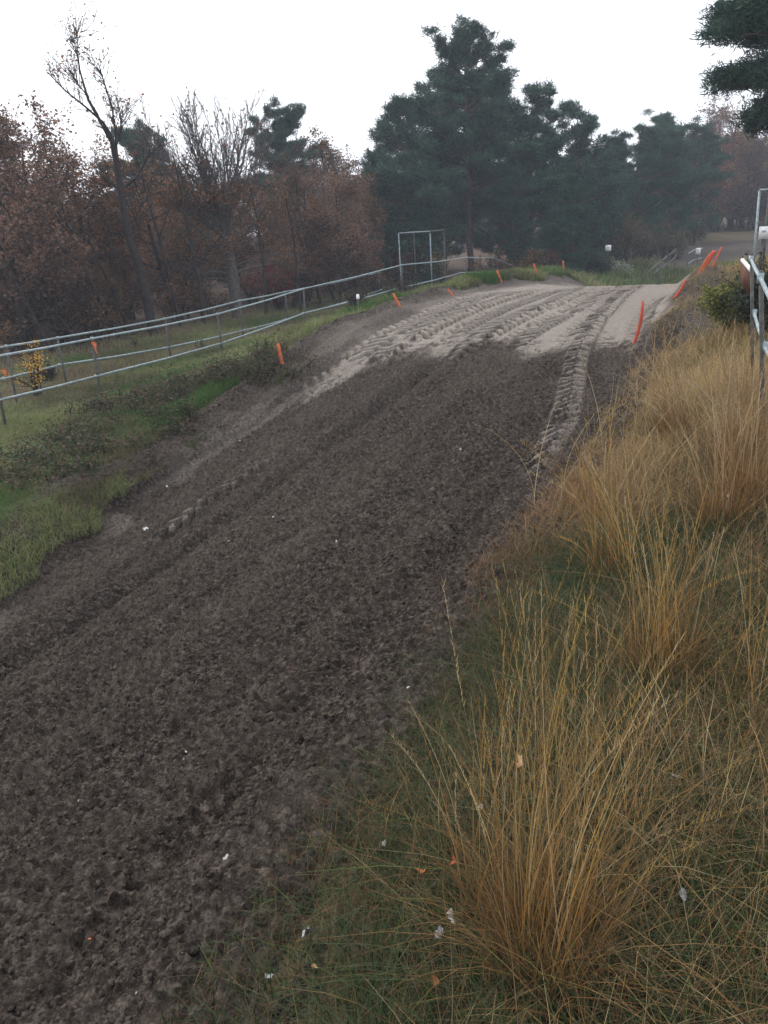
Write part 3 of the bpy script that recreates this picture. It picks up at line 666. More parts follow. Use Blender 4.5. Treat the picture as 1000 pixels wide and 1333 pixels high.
def needles(pos, size, r, cols, per=16, upb=.45, seedc=0):
    n = len(pos); q = np.repeat(pos, per, axis=0); N_ = len(q); a = r.normal(size=(N_, 3)); a[:, 2] = a[:, 2] * .7 + upb; a /= np.linalg.norm(a, axis=1)[:, None]
    b = np.cross(a, r.normal(size=(N_, 3))); b /= np.linalg.norm(b, axis=1)[:, None]; sz = np.repeat(size, per)[:, None] * (.6 + .6 * r.random((N_, 1)))
    o = q + r.normal(0, 1, (N_, 3)) * sz * .28; w_ = sz * .07
    V = np.stack([o - b * w_ * .5, o + a * sz * .5 - b * w_, o + a * sz, o + a * sz * .5 + b * w_], 1).reshape(-1, 3)
    clump = (.6 + .8 * r.random(n)); c = pick(cols, [3, 3, 1.4, 2], r, N_) * np.repeat(clump, per)[:, None]
    k = np.arange(N_)[:, None] * 4; return V, k + np.arange(4)[None], np.repeat(np.clip(c, 0, 1), 4, axis=0)
def pine(seed, H, label=None, group=None, loc=(0, 0, 0), crown_from=.3, width=.26, per=16, sz=.34, top=.5, nwh=22, dens=1.0, name='pine_tree', lean=(0, 0), one_side=None, cols=PINEC, tr=.016, boughs=()):
    r = R(seed); root = empty(name, loc, label, 'tree', group); m = MB()
    n = 12; P = np.array([[lean[0] * (k / n) ** 1.2 * H + r.normal(0, .05), lean[1] * (k / n) * H + r.normal(0, .05), H * k / n - .2] for k in range(n + 1)])
    rad = np.linspace(tr * H, .02 * H * .12, n + 1); m.tube(P, rad, 8, cap=False)
    br = []; cl = []; cs = []
    for wv in range(nwh):
        f = crown_from + (1 - crown_from) * ((wv + r.random() * .7) / nwh); g = f * n; i = min(int(g), n - 1); q = P[i] * (1 - g + i) + P[i + 1] * (g - i)
        u = (f - crown_from) / (1 - crown_from); env = max(.27 + .05 * sin(wv * 2.3), sin(pi * min(1, (u * .66 + .24))) ** .7 * (1 - .2 * u) * (.82 + .3 * sin(wv * 1.7 + seed))) if top > .5 else (1 - u) ** .75 * .95 + .12
        extra = [q_ for k_, q_ in enumerate(boughs) if k_ % nwh == wv]
        for b in range(r.integers(3, 6) + len(extra)):
            az = r.random() * 2 * pi; L = H * width * env * (.55 + .7 * r.random())
            if one_side is not None and r.random() < .75: az = one_side + r.normal(0, .6); L *= 1.12
            el = .05 + .55 * u + r.normal(0, .12); q = P[i] * (1 - g + i) + P[i + 1] * (g - i)
            if b < len(extra):
                zb, az, L = extra[b]; el = .02; g2 = (zb + .2) / H * n; i2 = min(int(g2), n - 1); q = P[i2] * (1 - g2 + i2) + P[i2 + 1] * (g2 - i2)
            d = np.array([cos(az) * cos(el), sin(az) * cos(el), sin(el)]); B = [q]; k = 5
            for s_ in range(k):
                d = d + r.normal(0, .10, 3) + [0, 0, .05]; d /= np.linalg.norm(d); B.append(B[-1] + d * L / k)
            B = np.array(B); m.tube(B, np.linspace(.028 * L + .012, .008, k + 1), 4, cap=False)
            sd = np.cross(d, [0, 0, 1.0]); sd /= np.linalg.norm(sd) + 1e-9
            for pad in range(int(1 + L * 1.3 * dens)):
                f2 = 1 - .72 * r.random() ** 1.3 if pad else .97; gg = f2 * k; ii = min(int(gg), k - 1); pp = B[ii] * (1 - gg + ii) + B[ii + 1] * (gg - ii)
                e = pp + sd * r.normal(0, .22 * L * (1.15 - .6 * f2)) + np.array([0, 0, .08 + abs(r.normal(0, .04 * L))]); m.tube([pp, (pp + e) / 2 + [0, 0, -.03], e], [.014, .012, .008], 3, cap=False)
                pr = (.30 + .055 * L) * (.7 + .6 * r.random()); nc = int(13 * dens * (pr / .4) ** 2)
                for c_ in range(nc):
                    v = r.normal(size=3); v /= np.linalg.norm(v); v = v * r.random() ** .4 * np.array([pr, pr, pr * .48]); cl.append(e + v); cs.append(sz * (.7 + .6 * r.random()))
    m.build('trunk', PBARK, root, smooth=True)
    V, Q, cc = needles(np.array(cl), np.array(cs), r, cols, per, .45, seed); mesh('crown', V, Q, NEEDLE, root, col=cc)
    return root
def put(o, px, py, D, scale=1.0, rz=None, label=None, group=None, sink=.05, sz=None):
    p = at_dist(px, py, D); o.location = (float(p[0]), float(p[1]), pt_z(p) - sink)
    o.scale = (scale, scale, sz or scale)
    if rz is not None: o.rotation_euler = (0, 0, rz)
    if label: o['label'] = label
    if group: o['group'] = group
    return o

# --- single trees the picture shows distinctly
def traced(name, pts, D, rads, label, cat='tree'):
    """main stem through the given points at distance D"""
    P = np.array([at_dist(a, b, D) for a, b in pts]); g = pt_z(P[0]); loc = np.array([P[0][0], P[0][1], g]); P = P - loc; P[0][2] = -.2
    root = empty(name, loc, label, cat); return root, P
# tall, nearly bare leaning oak
T = Tree(501); root, P = traced('oak_tree', [(199, 425), (190, 385), (180, 340), (170, 315), (163, 285), (158, 250), (152, 215), (146, 185), (132, 160), (115, 130), (104, 92), (101, 66)], 33, None, 'tall almost bare oak leaning left, its thin top rising above the wood')
T.tubes.append((P, np.array([.19, .17, .16, .15, .14, .125, .11, .085, .06, .045, .03, .015]), 8))
def side(pts, r0, kids=(4, 6), dep=(0, 0)):
    Q_ = np.array([at_dist(a, b, 33 + dep[0] + (dep[1] - dep[0]) * k / max(1, len(pts) - 1)) for k, (a, b) in enumerate(pts)]) - np.array(root.location)
    T.tubes.append((Q_, np.linspace(r0, r0 * .3, len(Q_)), 5)); r = T.r
    for k in range(int(r.integers(*kids)) * 5):
        f = .2 + .78 * r.random(); g = f * (len(Q_) - 1); i = int(g); q = Q_[i] * (1 - g + i) + Q_[i + 1] * (g - i); t = Q_[i + 1] - Q_[i]; t /= np.linalg.norm(t)
        a = r.normal(size=3); a -= a @ t * t; a /= np.linalg.norm(a); T.limb(q, t * .75 + a * .65 + [0, 0, .2], .5 + .7 * r.random(), .014, 2, 3, 5, .16, .08, (2, 4), .6, .6)
side([(152, 215), (147, 180), (135, 160), (110, 138), (85, 118), (62, 94)], .06, dep=(0, -1))
side([(153, 212), (150, 170), (146, 140), (135, 105), (128, 82)], .05, dep=(0, .8))
side([(164, 243), (180, 228), (192, 205), (210, 188)], .06, dep=(0, -.6))
side([(150, 195), (158, 170), (157, 148), (151, 128)], .03, dep=(0, .5))
side([(104, 92), (100, 70), (97, 52), (107, 40)], .02); side([(128, 150), (110, 120), (98, 105), (92, 95)], .03)
side([(170, 312), (178, 300), (183, 285), (181, 270)], .04, dep=(0, 1)); side([(158, 250), (146, 240), (135, 235)], .03)
T.wood('trunk', BARK, root); Pt = T.tip_pts(); r = T.r; nl = 900
q = Pt[r.integers(0, len(Pt), nl)] + r.normal(0, .1, (nl, 3)); V, Q, cc = leafcloud(q, np.full(nl, .11), pick(OAKC, [1] * 5, r, nl) * 1.3, r); mesh('crown', V, Q, LEAF, root, col=cc)
# broom-crowned bare oak
T = Tree(502); T.rmin = .0095; p = at_dist(309, 398, 37.5); loc = (p[0], p[1], pt_z(p)); root = empty('oak_tree', loc, 'broad oak with a bare fan of upright branches and brown leaves below', 'tree')
r = T.r; Pm = np.array([[0, 0, -.2], [-.05, 0, 1.5], [-.1, 0, 3.2], [-.3, 0, 4.6]]); T.tubes.append((Pm, np.array([.30, .25, .2, .16]), 8))
for k in range(30):
    a = r.random() * 2 * pi; rr_ = .08 + 1.15 * r.random() ** .8; q = Pm[2] + (Pm[3] - Pm[2]) * (r.random() * 1.3 - .4)
    T.limb(q, (cos(a) * rr_, sin(a) * rr_, .9), (8.4 - q[2]) * (.88 + .16 * r.random()), .05, 1, 3, 8, .06, .035, (14, 18), .52, .27, .25, .14)
for k in range(10):
    a = r.random() * 2 * pi; T.limb(Pm[1] + [0, 0, r.random() * 2.2], (cos(a), sin(a), .25), 2.6 + r.random(), .05, 1, 3, 6, .14, .05, (5, 7), .8, .5)
T.wood('trunk', BARKG, root); Pt = T.tip_pts(); lowp = Pt[Pt[:, 2] < 5.3]; hi = Pt[Pt[:, 2] >= 5.3]
q = np.vstack([lowp[r.integers(0, len(lowp), 6500)], hi[r.integers(0, len(hi), 700)]]) + r.normal(0, .15, (7200, 3))
V, Q, cc = leafcloud(q, np.full(7200, .12), pick(OAKC, [1] * 5, r, 7200), r); mesh('crown', V, Q, LEAF, root, col=cc)

# --- prototypes and the wood
protos = [oak(600 + k, 9.0 + .4 * k, leaves=13000 if k < 4 else 9000, bare_top=[.0, .3, .55, .15, .5, .8][k], spread=[1.1, 1.2, 1, 1.25, 1, 1][k],
              cols=[OAKC, [(.15, .08, .052), (.10, .06, .045), (.17, .10, .065)], [(.20, .11, .05), (.15, .09, .045), (.11, .07, .045)], [(.14, .075, .045), (.10, .062, .04), (.18, .105, .06)], OAKC, OAKC][k]) for k in range(6)]
used = set()
def place(k, px, D, sc_, rz, label, group=None, name=None, sz=None):
    src = protos[k]
    o = src if k not in used else copy_tree(src); used.add(k)
    if name: o.name = name
    return put(o, px, 400, D, sc_, rz, label, group, sz=sz)
GRP = 'brown oaks of the wood beyond the railings'
named = [(1, 22, 31, .82, 'brown-leaved oak at the far left with two dark leaning stems'), (2, 78, 36, .84, 'purplish oak rising just left of the tall leaning bare oak'),
         (0, 130, 37, .85, 'rusty oak directly behind the tall leaning bare oak'), (4, 235, 38, .72, 'low brown oak filling the gap between the bare leaning oak and the broom-shaped one'),
         (2, 455, 50, .88, 'purple-brown oak with a pointed top left of the tall pines'), (3, 395, 42, .62, 'small russet oak right of the broom-shaped oak'),
         (0, 350, 44, .62, 'low brown oak touching the red shrub on its left')]
r = R(77)
for k, px, D, s_, lb in named: place(k, px, D, s_, r.random() * 6, lb, GRP)
LB = 'brown-leaved oak crowded into the wood beyond the railings'
for D, xs in ((35, range(-130, 330, 62)), (40, range(-90, 470, 66)), (47, range(-130, 500, 58)), (55, range(-160, 520, 60)), (66, range(-190, 560, 62))):
    for px in xs:
        if (D == 35 and 180 < px < 350) or (D == 40 and 240 < px < 345): continue
        k = int(r.integers(0, 5)); D2 = D + r.normal(0, 1.2); tall = .84 if px < 110 else (.80 if px < 420 else .85)
        hh = tall * (.78 + .25 * r.random()) * (.72 if D < 42 else .9) * (1 + .006 * (D - 47) if D > 47 else 1)
        if D == 35: hh *= .72
        place(k, px + r.normal(0, 14), D2, hh, r.random() * 6.28, LB, GRP)
place(5, -20, 42, .8, 1, 'half-bare oak at the left edge of the picture', GRP)
# thin trunks of the wood
def pole(px, D, H, lean, seed, label):
    T = Tree(seed); p = at_dist(px, 400, D); root = empty('young_tree', (p[0], p[1], pt_z(p)), label, 'tree', 'thin stems among the oaks')
    T.limb((0, 0, -.1), (lean, 0, 1), H, .045 + .006 * H, 0, 2, 8, .05, .04, (4, 6), .7, .28, .3, .4); T.wood('trunk', BARK, root); return root
for k, (px, D, H, ln, lb) in enumerate([(60, 30, 7, -.42, 'dark thin stem leaning sharply left at the edge of the wood'), (35, 31, 6, -.25, 'dark thin stem standing at the left edge of the wood'),
        (95, 31.5, 5, -.35, 'slim dark stem leaning left beside the tall bare oak'), (170, 34, 4.5, -.4, 'slanting young stem right beside the tall bare oak'), (392, 37, 5, -.1, 'pale slim stem right of the red shrub'),
        (8, 30.5, 7.5, -.3, 'tall dark stem at the far left edge leaning left'), (120, 32.5, 6, -.2, 'dark upright stem just left of the leaning bare oak'), (150, 33, 6.5, -.3, 'dark stem leaning close beside the leaning bare oak'), (232, 35, 6, -.12, 'dark stem between the leaning bare oak and the broom-shaped oak'), (262, 35.5, 6.5, .1, 'dark stem just left of the broom-shaped oak'), (345, 37, 5.5, .15, 'dark stem directly left of the red shrub'), (418, 40, 5.5, -.1, 'dark upright stem right of the pale slim stems'),
        (465, 40, 4, .05, 'pale slim stem near the end of the second railing'), (437, 42, 4.5, -.12, 'slim dark stem behind the end of the second railing')]):
    pole(px, D, H, ln, 700 + k, lb)

# --- pines
main = pine(801, 15.6, 'tallest pine, its bare trunk rising behind the end of the long railing', loc=(0, 0, 0), crown_from=.30, width=.27, nwh=25, dens=1.5, top=.9, per=12, sz=.30); put(main, 612, 345, 53, .86)
pA = pine(802, 11.5, 'broad dark pine forming the left shoulder of the tall pine group', crown_from=.10, width=.30, nwh=22, dens=1.3, top=.9, per=12, sz=.30); put(pA, 533, 345, 50, .83, 1)
pB = pine(803, 11.6, 'broad dark pine forming the right shoulder of the tall pine group', crown_from=.08, width=.30, nwh=22, dens=1.3, top=.9, per=12, sz=.30); put(pB, 692, 345, 54, .86, 2)
pC = pine(804, 9.5, 'pine with a rounded crown at the right end of the tall group', crown_from=.05, width=.30, nwh=20, dens=1.3, top=.9, per=12, sz=.30); put(pC, 748, 345, 58, .98, 0)
def pcopy(src, px, D, s_, rz, label, group=None, sz=None):
    return put(copy_tree(src), px, 345, D, s_, rz, label, group, sz=sz)
pcopy(pA, 650, 60, .98, 3.3, 'pine tucked close behind the tallest pine', 'pines behind the crest')
pcopy(pB, 572, 62, .98, 4.1, 'pine tucked behind the left shoulder of the group', 'pines behind the crest')
pcopy(pC, 505, 56, .82, 5.1, 'low pine where the dark pines meet the brown wood', 'pines behind the crest')
pcopy(pC, 672, 52, .62, 1.1, 'low dark pine filling beneath the right shoulder', 'pines behind the crest')
pcopy(pC, 745, 47, .52, 2.1, 'small bushy pine beside the square white board', 'pines behind the crest')
pcopy(pC, 775, 60, .70, 4.4, 'bushy pine directly behind the square white board', 'pines behind the crest')
pcopy(pC, 555, 50, .5, 2.7, 'low bushy pine behind the tall empty steel frame', 'pines behind the crest')
for px, D, s_, lb in ((385, 56, .93, 'pine crown showing right of the broom-shaped oak'), (200, 54, .84, 'pine behind the gap beside the tall leaning bare oak')):
    pcopy(main, px, D, s_ * .72, px, lb, 'pines behind the oak wood')
for px, D, s_, lb in ((800, 68, .72, 'far pine next to the group, rounded crown'), (835, 66, .74, 'taller of the far pines over the crest'), (870, 68, .72, 'far pine with pointed crown over the crest'), (897, 76, .76, 'far pine half hidden by the pale birchlike tree'), (852, 80, .86, 'farthest pine behind the row over the crest')):
    pcopy(pA, px, D, s_, px, lb, 'far pines over the crest')
for k, (px, D, s_, lb) in enumerate(((908, 84, 1.15, 'pale brown tree left of the ploughed far slope'), (945, 96, 1.3, 'brown tree behind the pale bank of the far slope'), (965, 90, .85, 'reddish brown tree above the far slope'), (1000, 94, 1.15, 'brown tree behind the steel frame at the right edge'), (1040, 92, 1.0, 'brown tree beyond the right picture edge'),
        (985, 104, 1.1, 'dark brown tree highest behind the far slope'), (915, 106, 1.1, 'brown tree deep behind the far pines'))):
    place(k % 5, px, D, s_ * 1.0, k * 1.3, lb, 'brown trees over the far slope')
for k in range(26):
    place(k % 5, 470 + k * 24, 112 + 6 * sin(k * 2.1), .85, k * .7, 'brown tree of the distant wood line', 'distant brown trees')
for k in range(14):
    pcopy(pB, 500 + k * 42, 104 + 5 * sin(k * 1.7), .80, k * 1.1, 'dark pine of the distant wood line', 'distant dark pines')
# near pine at the right edge: only its boughs reach into view
np_ = pine(811, 14.5, 'large near pine whose boughs reach in from the upper right', crown_from=.15, width=.20, nwh=24, dens=2.0, top=.9, per=14, sz=.19, tr=.016, boughs=[(z_ * 1.08 - 1.1, pi + a_, l_ * .80) for z_, a_, l_ in [(7.9, -.1, 5.4), (7.6, .25, 4.9), (7.2, -.35, 5.0), (6.9, .05, 5.5), (6.6, .3, 4.6), (6.1, -.15, 5.2), (5.8, .2, 5.9), (5.5, -.3, 5.2), (5.1, .05, 5.9), (4.9, .4, 5.0), (4.4, -.1, 4.6), (4.1, .25, 4.3), (8.5, .1, 5.3), (9.0, -.2, 4.8), (9.4, .2, 4.8), (3.6, 0, 3.9), (8.2, .5, 4.6), (6.3, .6, 4.6), (5.0, -.6, 4.8), (7.3, -.6, 4.8)]]); put(np_, 1140, 300, 27, 1.0, 0)

# ------------------------------------------------------------------ shrubs and plants
def shrub(name, px, py, D, rad, h, n, size, cols, label, seed, twigs=14, loose=.5, cat='shrub', w=None, bark=None, tl=1.0, area=.1):
    r = R(seed); p = at_dist(px, py, D); root = empty(name, (p[0], p[1], pt_z(p)), label, cat); T = Tree(seed)
    for k in range(twigs):
        a = r.random() * 2 * pi; sp = rad / h * r.random(); ar = area * rad * (r.random() ** .5 if area > .1 else 1); gx, gy = cos(a * 3.7) * ar * (1.5 if area > .1 else 1), sin(a * 3.7) * ar * .8; gz = pt_z((p[0] + gx, p[1] + gy)) - pt_z(p) if area > .1 else 0
        T.limb((gx, gy, gz - .05), (cos(a) * sp, sin(a) * sp, 1), h * (.6 + .4 * r.random()) * tl, .012 + .01 * h, 1, 2, 5, .16, .05, (4, 7), .7, .45)
    T.wood('stems', bark or BARK, root); P = T.tip_pts()
    if n:
        q = P[r.integers(0, len(P), n)] + r.normal(0, size * loose * 2, (n, 3)); q[:, 2] = np.maximum(q[:, 2], .02) if area <= .1 else np.maximum(q[:, 2], Z(q[:, 0] + p[0], q[:, 1] + p[1]) - pt_z(p) + .02)
        c = pick(cols, w or [1] * len(cols), r, n) * (.65 + .7 * r.random((n, 1))); V, Q, cc = leafcloud(q, np.full(n, size), np.clip(c, 0, 1), r); mesh('foliage', V, Q, LEAF, root, col=cc)
    return root
shrub('red_shrub', 362, 375, 40, 1.4, 2.2, 2600, .10, [(.26, .035, .03), (.18, .03, .03), (.16, .05, .035)], 'dark red shrub at the foot of the wood behind both railings', 901)
shrub('yellow_sapling', 45, 500, 19.8, .5, 1.15, 420, .055, [(.60, .30, .03), (.65, .40, .08), (.45, .30, .08)], 'yellow-orange sapling between the two railings at far left', 902, 7)
shrub('green_bush', 957, 372, 12.5, .55, .85, 6000, .045, [(.12, .14, .03), (.18, .18, .04), (.07, .09, .025), (.22, .20, .05)], 'yellow-green bush on the lip next to the orange stake cluster', 903, 22)
shrub('dark_bush', 992, 372, 11.5, .55, .95, 5000, .045, [(.035, .05, .025), (.05, .06, .04), (.025, .03, .02)], 'dark bush under the steel frame at the right edge', 904, 22)
shrub('twiggy_bush', 465, 410, 22.6, .7, .65, 350, .05, [(.05, .05, .03), (.09, .06, .04)], 'bare twiggy bush between the earth heap and the long railing', 905, 26)
shrub('twiggy_bush', 525, 385, 31, .9, 1.0, 300, .06, [(.08, .06, .04)], 'thin brushwood under the tall empty steel frame', 906, 22)
shrub('dark_bush', 60, 480, 22.5, .6, .5, 700, .06, [(.03, .035, .02), (.06, .045, .03)], 'low dark bush just right of the yellow sapling', 907, 12)
shrub('holly_bush', 775, 352, 47, 1.6, 1.2, 1800, .13, [(.02, .035, .025), (.03, .045, .03)], 'dark low bush with a pale fringe left of the white board', 908, 12)
shrub('pale_bush', 805, 350, 50, 1.8, .8, 1600, .09, [(.40, .42, .36), (.20, .22, .15), (.30, .30, .24)], 'pale seeding bush under the square white board', 909, 14)
shrub('olive_bush', 812, 340, 58, 2.0, 3.2, 3500, .12, [(.12, .11, .04), (.09, .085, .04), (.14, .10, .05)], 'olive-yellow bush rising behind the square white board', 910, 14)
shrub('olive_bush', 785, 330, 60, 1.6, 2.6, 2400, .12, [(.16, .085, .04), (.12, .08, .04)], 'rusty olive bush against the pines left of the board', 911, 12)
shrub('rust_bush', 720, 335, 50, 1.3, 2.0, 1600, .11, [(.17, .07, .035), (.13, .07, .04)], 'rust-brown bush beneath the right shoulder of the pines', 912, 12)
shrub('yellow_bush', 575, 330, 48, .8, 2.6, 500, .10, [(.20, .19, .04), (.12, .13, .04)], 'yellow-green sapling glowing faintly beside the tallest pine trunk', 913, 6)
for k, (px, py, D, rd, h, lb) in enumerate([(205, 525, 15.6, .7, .26, 'low bramble patch on the slope under the long railing'), (250, 505, 16.3, .8, .30, 'largest dark bramble patch on the slope, reaching to the track'), (160, 560, 13.6, .6, .22, 'dark bramble patch lower on the green slope'),
        (100, 600, 11.8, .45, .22, 'glossy green bramble cushion low on the green slope'), (300, 490, 17.2, .6, .26, 'dark bramble patch against the left lip of the track'), (60, 625, 10.8, .4, .16, 'small bramble at the left picture edge of the slope')]):
    shrub('bramble', px, py, gd(px, py), rd * 1.9, h * 1.15, 5200, .045, [(.025, .05, .022), (.045, .06, .03), (.08, .052, .035), (.12, .085, .055)], lb, 920 + k, 40, 1.4, 'bramble', tl=1.2, area=.8)
for k, (px, py, lb) in enumerate([(262, 452, 'small leafy weed between two railing posts'), (175, 447, 'thin broadleaf weed behind the long railing'), (345, 462, 'pale weed near the orange stake on the slope')]):
    shrub('weed', px, py, gd(px, py + 8), .15, .45, 90, .05, [(.06, .10, .03), (.12, .14, .05)], lb, 940 + k, 4, cat='weed')
for k, (px, D, h) in enumerate([(822, 60, 2.2), (842, 62, 2.0), (862, 61, 2.4), (880, 63, 2.0), (835, 70, 3.0), (875, 72, 3.0), (899, 74, 2.4), (805, 64, 2.6)]):
    s_ = shrub('heath_bush', px, 340, D, 1.9, h, 1300, .16, [(.12, .085, .05), (.09, .075, .04), (.07, .05, .04), (.05, .06, .035)], 'dull brown heath bush beneath the far pines over the crest', 960 + k, 9)
    s_['group'] = 'heath bushes beneath the far pines'
for k in range(13):
    s_ = shrub('brown_bush', 880 + 17 * k, 300, 90 + 3 * (k % 3), 2.6, 4.2 + 1.2 * (k % 2), 1500, .24, [(.09, .055, .045), (.07, .045, .04), (.12, .07, .05)], 'dark brown bush closing the wood line above the far slope', 980 + k, 9)
    s_['group'] = 'dark bushes above the far slope'
# forest-floor bushes
for k, (px, D) in enumerate([(-30, 30), (20, 33), (75, 34), (120, 33), (160, 36), (230, 37), (270, 39), (330, 43), (400, 43), (430, 45), (490, 47), (530, 49), (640, 50), (690, 48)]):
    s_ = shrub('brown_bush', px, 400, D, 1.5, 1.5 + .8 * ((k * 37) % 10) / 10, 1500, .12, OAKC[:4] + [(.05, .05, .03)], 'low brown bush along the foot of the wood', 950 + k, 10)
    s_['group'] = 'low brown bushes along the foot of the wood'

# ------------------------------------------------------------------ clods, pebbles, fallen leaves, scraps
def surf(px, py):
    p = ground_at(px, py); return p
ico = [(0, 0, 1)] + [(cos(a) * .89, sin(a) * .89, .45) for a in np.arange(5) * 1.2566] + [(cos(a + .628) * .89, sin(a + .628) * .89, -.45) for a in np.arange(5) * 1.2566] + [(0, 0, -1)]
icf = [(0, 1+k, 1+(k+1) % 5) for k in range(5)] + [(1+k, 6+k, 1+(k+1) % 5) for k in range(5)] + [(1+(k+1) % 5, 6+k, 6+(k+1) % 5) for k in range(5)] + [(11, 6+(k+1) % 5, 6+k) for k in range(5)]
ico = np.array(ico); icf = np.array(icf)
dep = bpy.context.evaluated_depsgraph_get(); tr_ = bpy.data.objects['dirt_track']
def ray_z(x, y):
    ok, l, nrm, idx = tr_.ray_cast(mathutils.Vector((x, y, 5)), mathutils.Vector((0, 0, -1)))
    return (l.z if ok else Zs(x, y)), (nrm if ok else mathutils.Vector((0, 0, 1)))
def stones(name, n, s0, s1, t0, t1, szr, seed, mat, pw=1.4, smooth=False):
    r = R(seed); x, y, s, t = scatter(n, s0, s1, t0, t1, r, pw); V = []; F = []; k = 0
    for i in range(n):
        z, _ = ray_z(x[i], y[i]); q = szr[0] + (szr[1] - szr[0]) * r.random() ** 3
        W = ico * (1 + .28 * r.normal(size=(12, 1))) * q * np.array([1, .6 + .6 * r.random(), .55 + .3 * r.random()]); W = W @ rotz(r.random() * 6).T
        V.append(W + [x[i], y[i], z + q * .15]); F.append(icf + k); k += 12
    return mesh(name, np.vstack(V), np.vstack(F), mat, smooth=smooth, attrs=dict(dry=np.repeat(.55 + .6 * r.random(n), 12)))
o = stones('soil_crumbs', 70000, .6, 11, 1.3, 7.3, (.0025, .015), 41, SOIL, 1.7); tag(o, 'loose crumbs and clods of dark soil strewn over the track', 'soil crumbs', kind='stuff')
o = stones('gravel', 420, .6, 13, 1.2, 7.3, (.0015, .005), 42, STONE, 1.3); tag(o, 'scattered tiny pale stones on the dark track', 'gravel', kind='stuff')
def oakleaf(px, py, size, mat, label, lift=.01, group=None, grass=0.0, seed=0, name='fallen_leaf'):
    r = R(2000 + seed + int(px)); size *= .8; p = ground_at(px, py)
    if grass: v = ray(px, py); p = p - v * (grass / max(.2, -v[2]) * .75)
    else: z, _ = ray_z(p[0], p[1]); p[2] = z + lift
    n = 14; V = [(0, 0, 0)]
    for k in range(n):
        a = 2 * pi * k / n; rr = size * .5 * (1 - .28 * (k % 2)) * (.55 + .45 * abs(cos(a))); V.append((rr * cos(a), rr * sin(a) * .9, size * .18 * (cos(a * 2 + r.random()) * .6 + r.normal(0, .35))))
    V = np.array(V); e = mathutils.Euler((r.normal(0, .5), r.normal(0, .5), r.random() * 6)).to_matrix(); V = V @ np.array(e).T
    F = [(0, 1 + k, 1 + (k + 1) % n) for k in range(n)]; m_ = len(V); V = np.vstack([V, V - [0, 0, .0012]]); F += [(c + m_, b + m_, a + m_) for a, b, c in F]
    o = mesh(name, V, F, mat, loc=[float(c) for c in p]); tag(o, label, 'leaf' if name == 'fallen_leaf' else 'scrap', group); return o
LPALE = plain_mat('bleached_leaf', (.28, .26, .24), (.50, .47, .43), 60, .8); LOR = plain_mat('orange_leaf', (.26, .075, .03), (.42, .15, .05), 60, .7); LRED = plain_mat('red_leaf', (.24, .035, .02), (.34, .06, .03), 60, .7)
LTAN = plain_mat('tan_leaf', (.26, .15, .07), (.42, .27, .13), 60, .7); LGREY = plain_mat('grey_leaf', (.20, .19, .20), (.38, .37, .38), 60, .8)
for px, py, sz_, mt, g, lb in [
    (400, 1212, .055, LGREY, .10, 'pale grey curled leaf in the grass near the lower edge'), (588, 1193, .045, LPALE, .22, 'bleached leaf left of the big golden tuft'),
    (572, 1213, .045, LGREY, .15, 'grey leaf just below the bleached one'), (676, 990, .05, LTAN, .45, 'tan oak leaf caught high in the grass stems'),
    (552, 1132, .06, LOR, .15, 'rust-orange leaf low in the grass left of the big tuft'), (590, 1120, .04, LRED, .2, 'deep red leaf beside the rust-orange one'),
    (625, 1050, .03, LPALE, .25, 'small white leaf hanging in the stems'), (556, 985, .03, LTAN, .1, 'yellowish leaf in the grass below the track lip'),
    (500, 1098, .028, LPALE, .1, 'whitish scrap of leaf in the grass by the lip'), (410, 1258, .03, LTAN, .1, 'tan leaf at the foot of the reddish grass'),
    (565, 1275, .045, LOR, .1, 'curled orange leaf near the bottom edge'), (350, 1270, .03, LGREY, .08, 'grey shrivelled leaf by the lower left lip'),
    (880, 1010, .03, LPALE, .25, 'pale leaf in the green grass right of the golden stems'), (890, 1165, .04, LGREY, .15, 'grey-brown leaf in the lower right grass'),
    (945, 645, .05, LPALE, .35, 'pale curled leaf in the dry grass below the railing'), (717, 648, .05, LPALE, .05, 'white scrap at the grass lip beside the tyre marks')]:
    oakleaf(px, py, sz_, mt, lb, grass=g, seed=int(py))
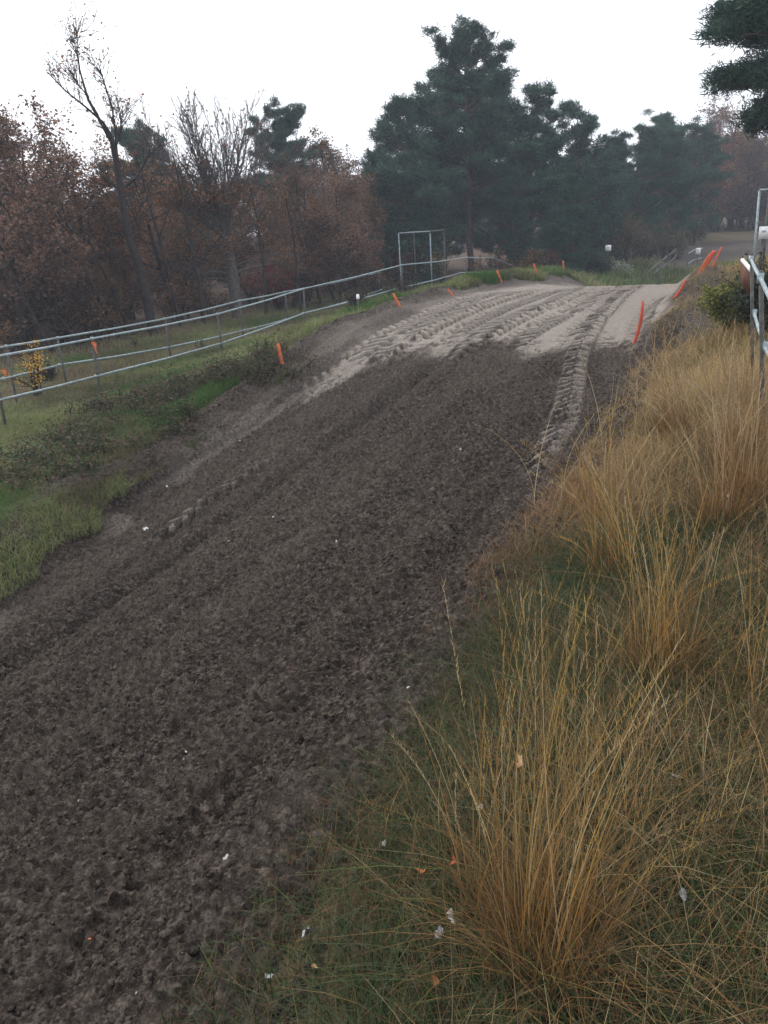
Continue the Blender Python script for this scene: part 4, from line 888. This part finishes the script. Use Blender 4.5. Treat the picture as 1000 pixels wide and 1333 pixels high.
for px, py, sz_, mt, lb in [(190, 691, .10, WHITE, 'crumpled white scrap of paper on the left part of the track'), (217, 630, .05, WHITE, 'white fleck of paper above the crumpled scrap'),
    (296, 1128, .03, LPALE, 'pale torn leaf on the soil near the grass'), (268, 1100, .025, LPALE, 'small pale leaf left of the torn one'), (350, 965, .03, LTAN, 'yellow leaf on the dark soil below the middle'),
    (118, 1216, .035, LOR, 'orange-brown leaf on the soil at lower left'), (243, 982, .02, LPALE, 'tiny white fleck in the middle of the soil'), (376, 874, .03, LOR, 'small orange leaf on the dark soil'),
    (102, 1040, .018, LPALE, 'tiny white fleck at the left of the soil'), (298, 702, .05, LPALE, 'white fleck beside the deep rut'), (356, 675, .045, LPALE, 'white fleck on the middle of the track'),
    (312, 572, .06, LPALE, 'pale leaf near the left wheel mark'), (438, 705, .04, LPALE, 'pale fleck right of the middle rut'), (600, 588, .05, LPALE, 'pale fleck on the dark slope under the crest'), (532, 905, .022, WHITE, 'white speck at the lip of the grass')]:
    oakleaf(px, py, sz_, mt, lb, seed=int(py), name='fallen_leaf' if mt is not WHITE else 'paper_scrap', lift=.012)
# lone clod beside the grass
p = ground_at(254, 1247); r = R(5); n = 10
u, v = np.meshgrid(np.linspace(0, 2 * pi, 16, endpoint=False), np.linspace(.05, pi - .05, 10)); V = np.stack([np.cos(u) * np.sin(v), np.sin(u) * np.sin(v), np.cos(v)], -1).reshape(-1, 3)
V *= (.022 * (1 + .5 * (fbm(V[:, 0] * 2 + V[:, 2], V[:, 1] * 2 - V[:, 2], 1.6, 3, 5) - .5)))[:, None]; i, j = np.meshgrid(np.arange(9), np.arange(16), indexing='ij'); jn = (j + 1) % 16
tag(mesh('soil_clod', V, np.stack([i*16+j, (i+1)*16+j, (i+1)*16+jn, i*16+jn], -1).reshape(-1, 4), SOIL, smooth=True, loc=(float(p[0]), float(p[1]), ray_z(p[0], p[1])[0] + .012)), 'round clod of soil lying beside the grass at lower left', 'clod')

# ------------------------------------------------------------------ haze
HAZE = 0.0013
if HAZE:
    hm = bpy.data.materials.new('haze_air'); hm.use_nodes = True; t = hm.node_tree; t.nodes.clear()
    out = t.nodes.new('ShaderNodeOutputMaterial'); pv = t.nodes.new('ShaderNodeVolumePrincipled'); pv.inputs['Color'].default_value = (.80, .88, 1.0, 1); pv.inputs['Density'].default_value = HAZE
    t.links.new(pv.outputs[0], out.inputs['Volume'])
    m = MB(); m.box((0, 0, 9), (940, 940, 26)); o = m.build('haze', hm); o['kind'] = 'stuff'; o['label'] = 'thin bluish autumn haze'; o['category'] = 'haze'
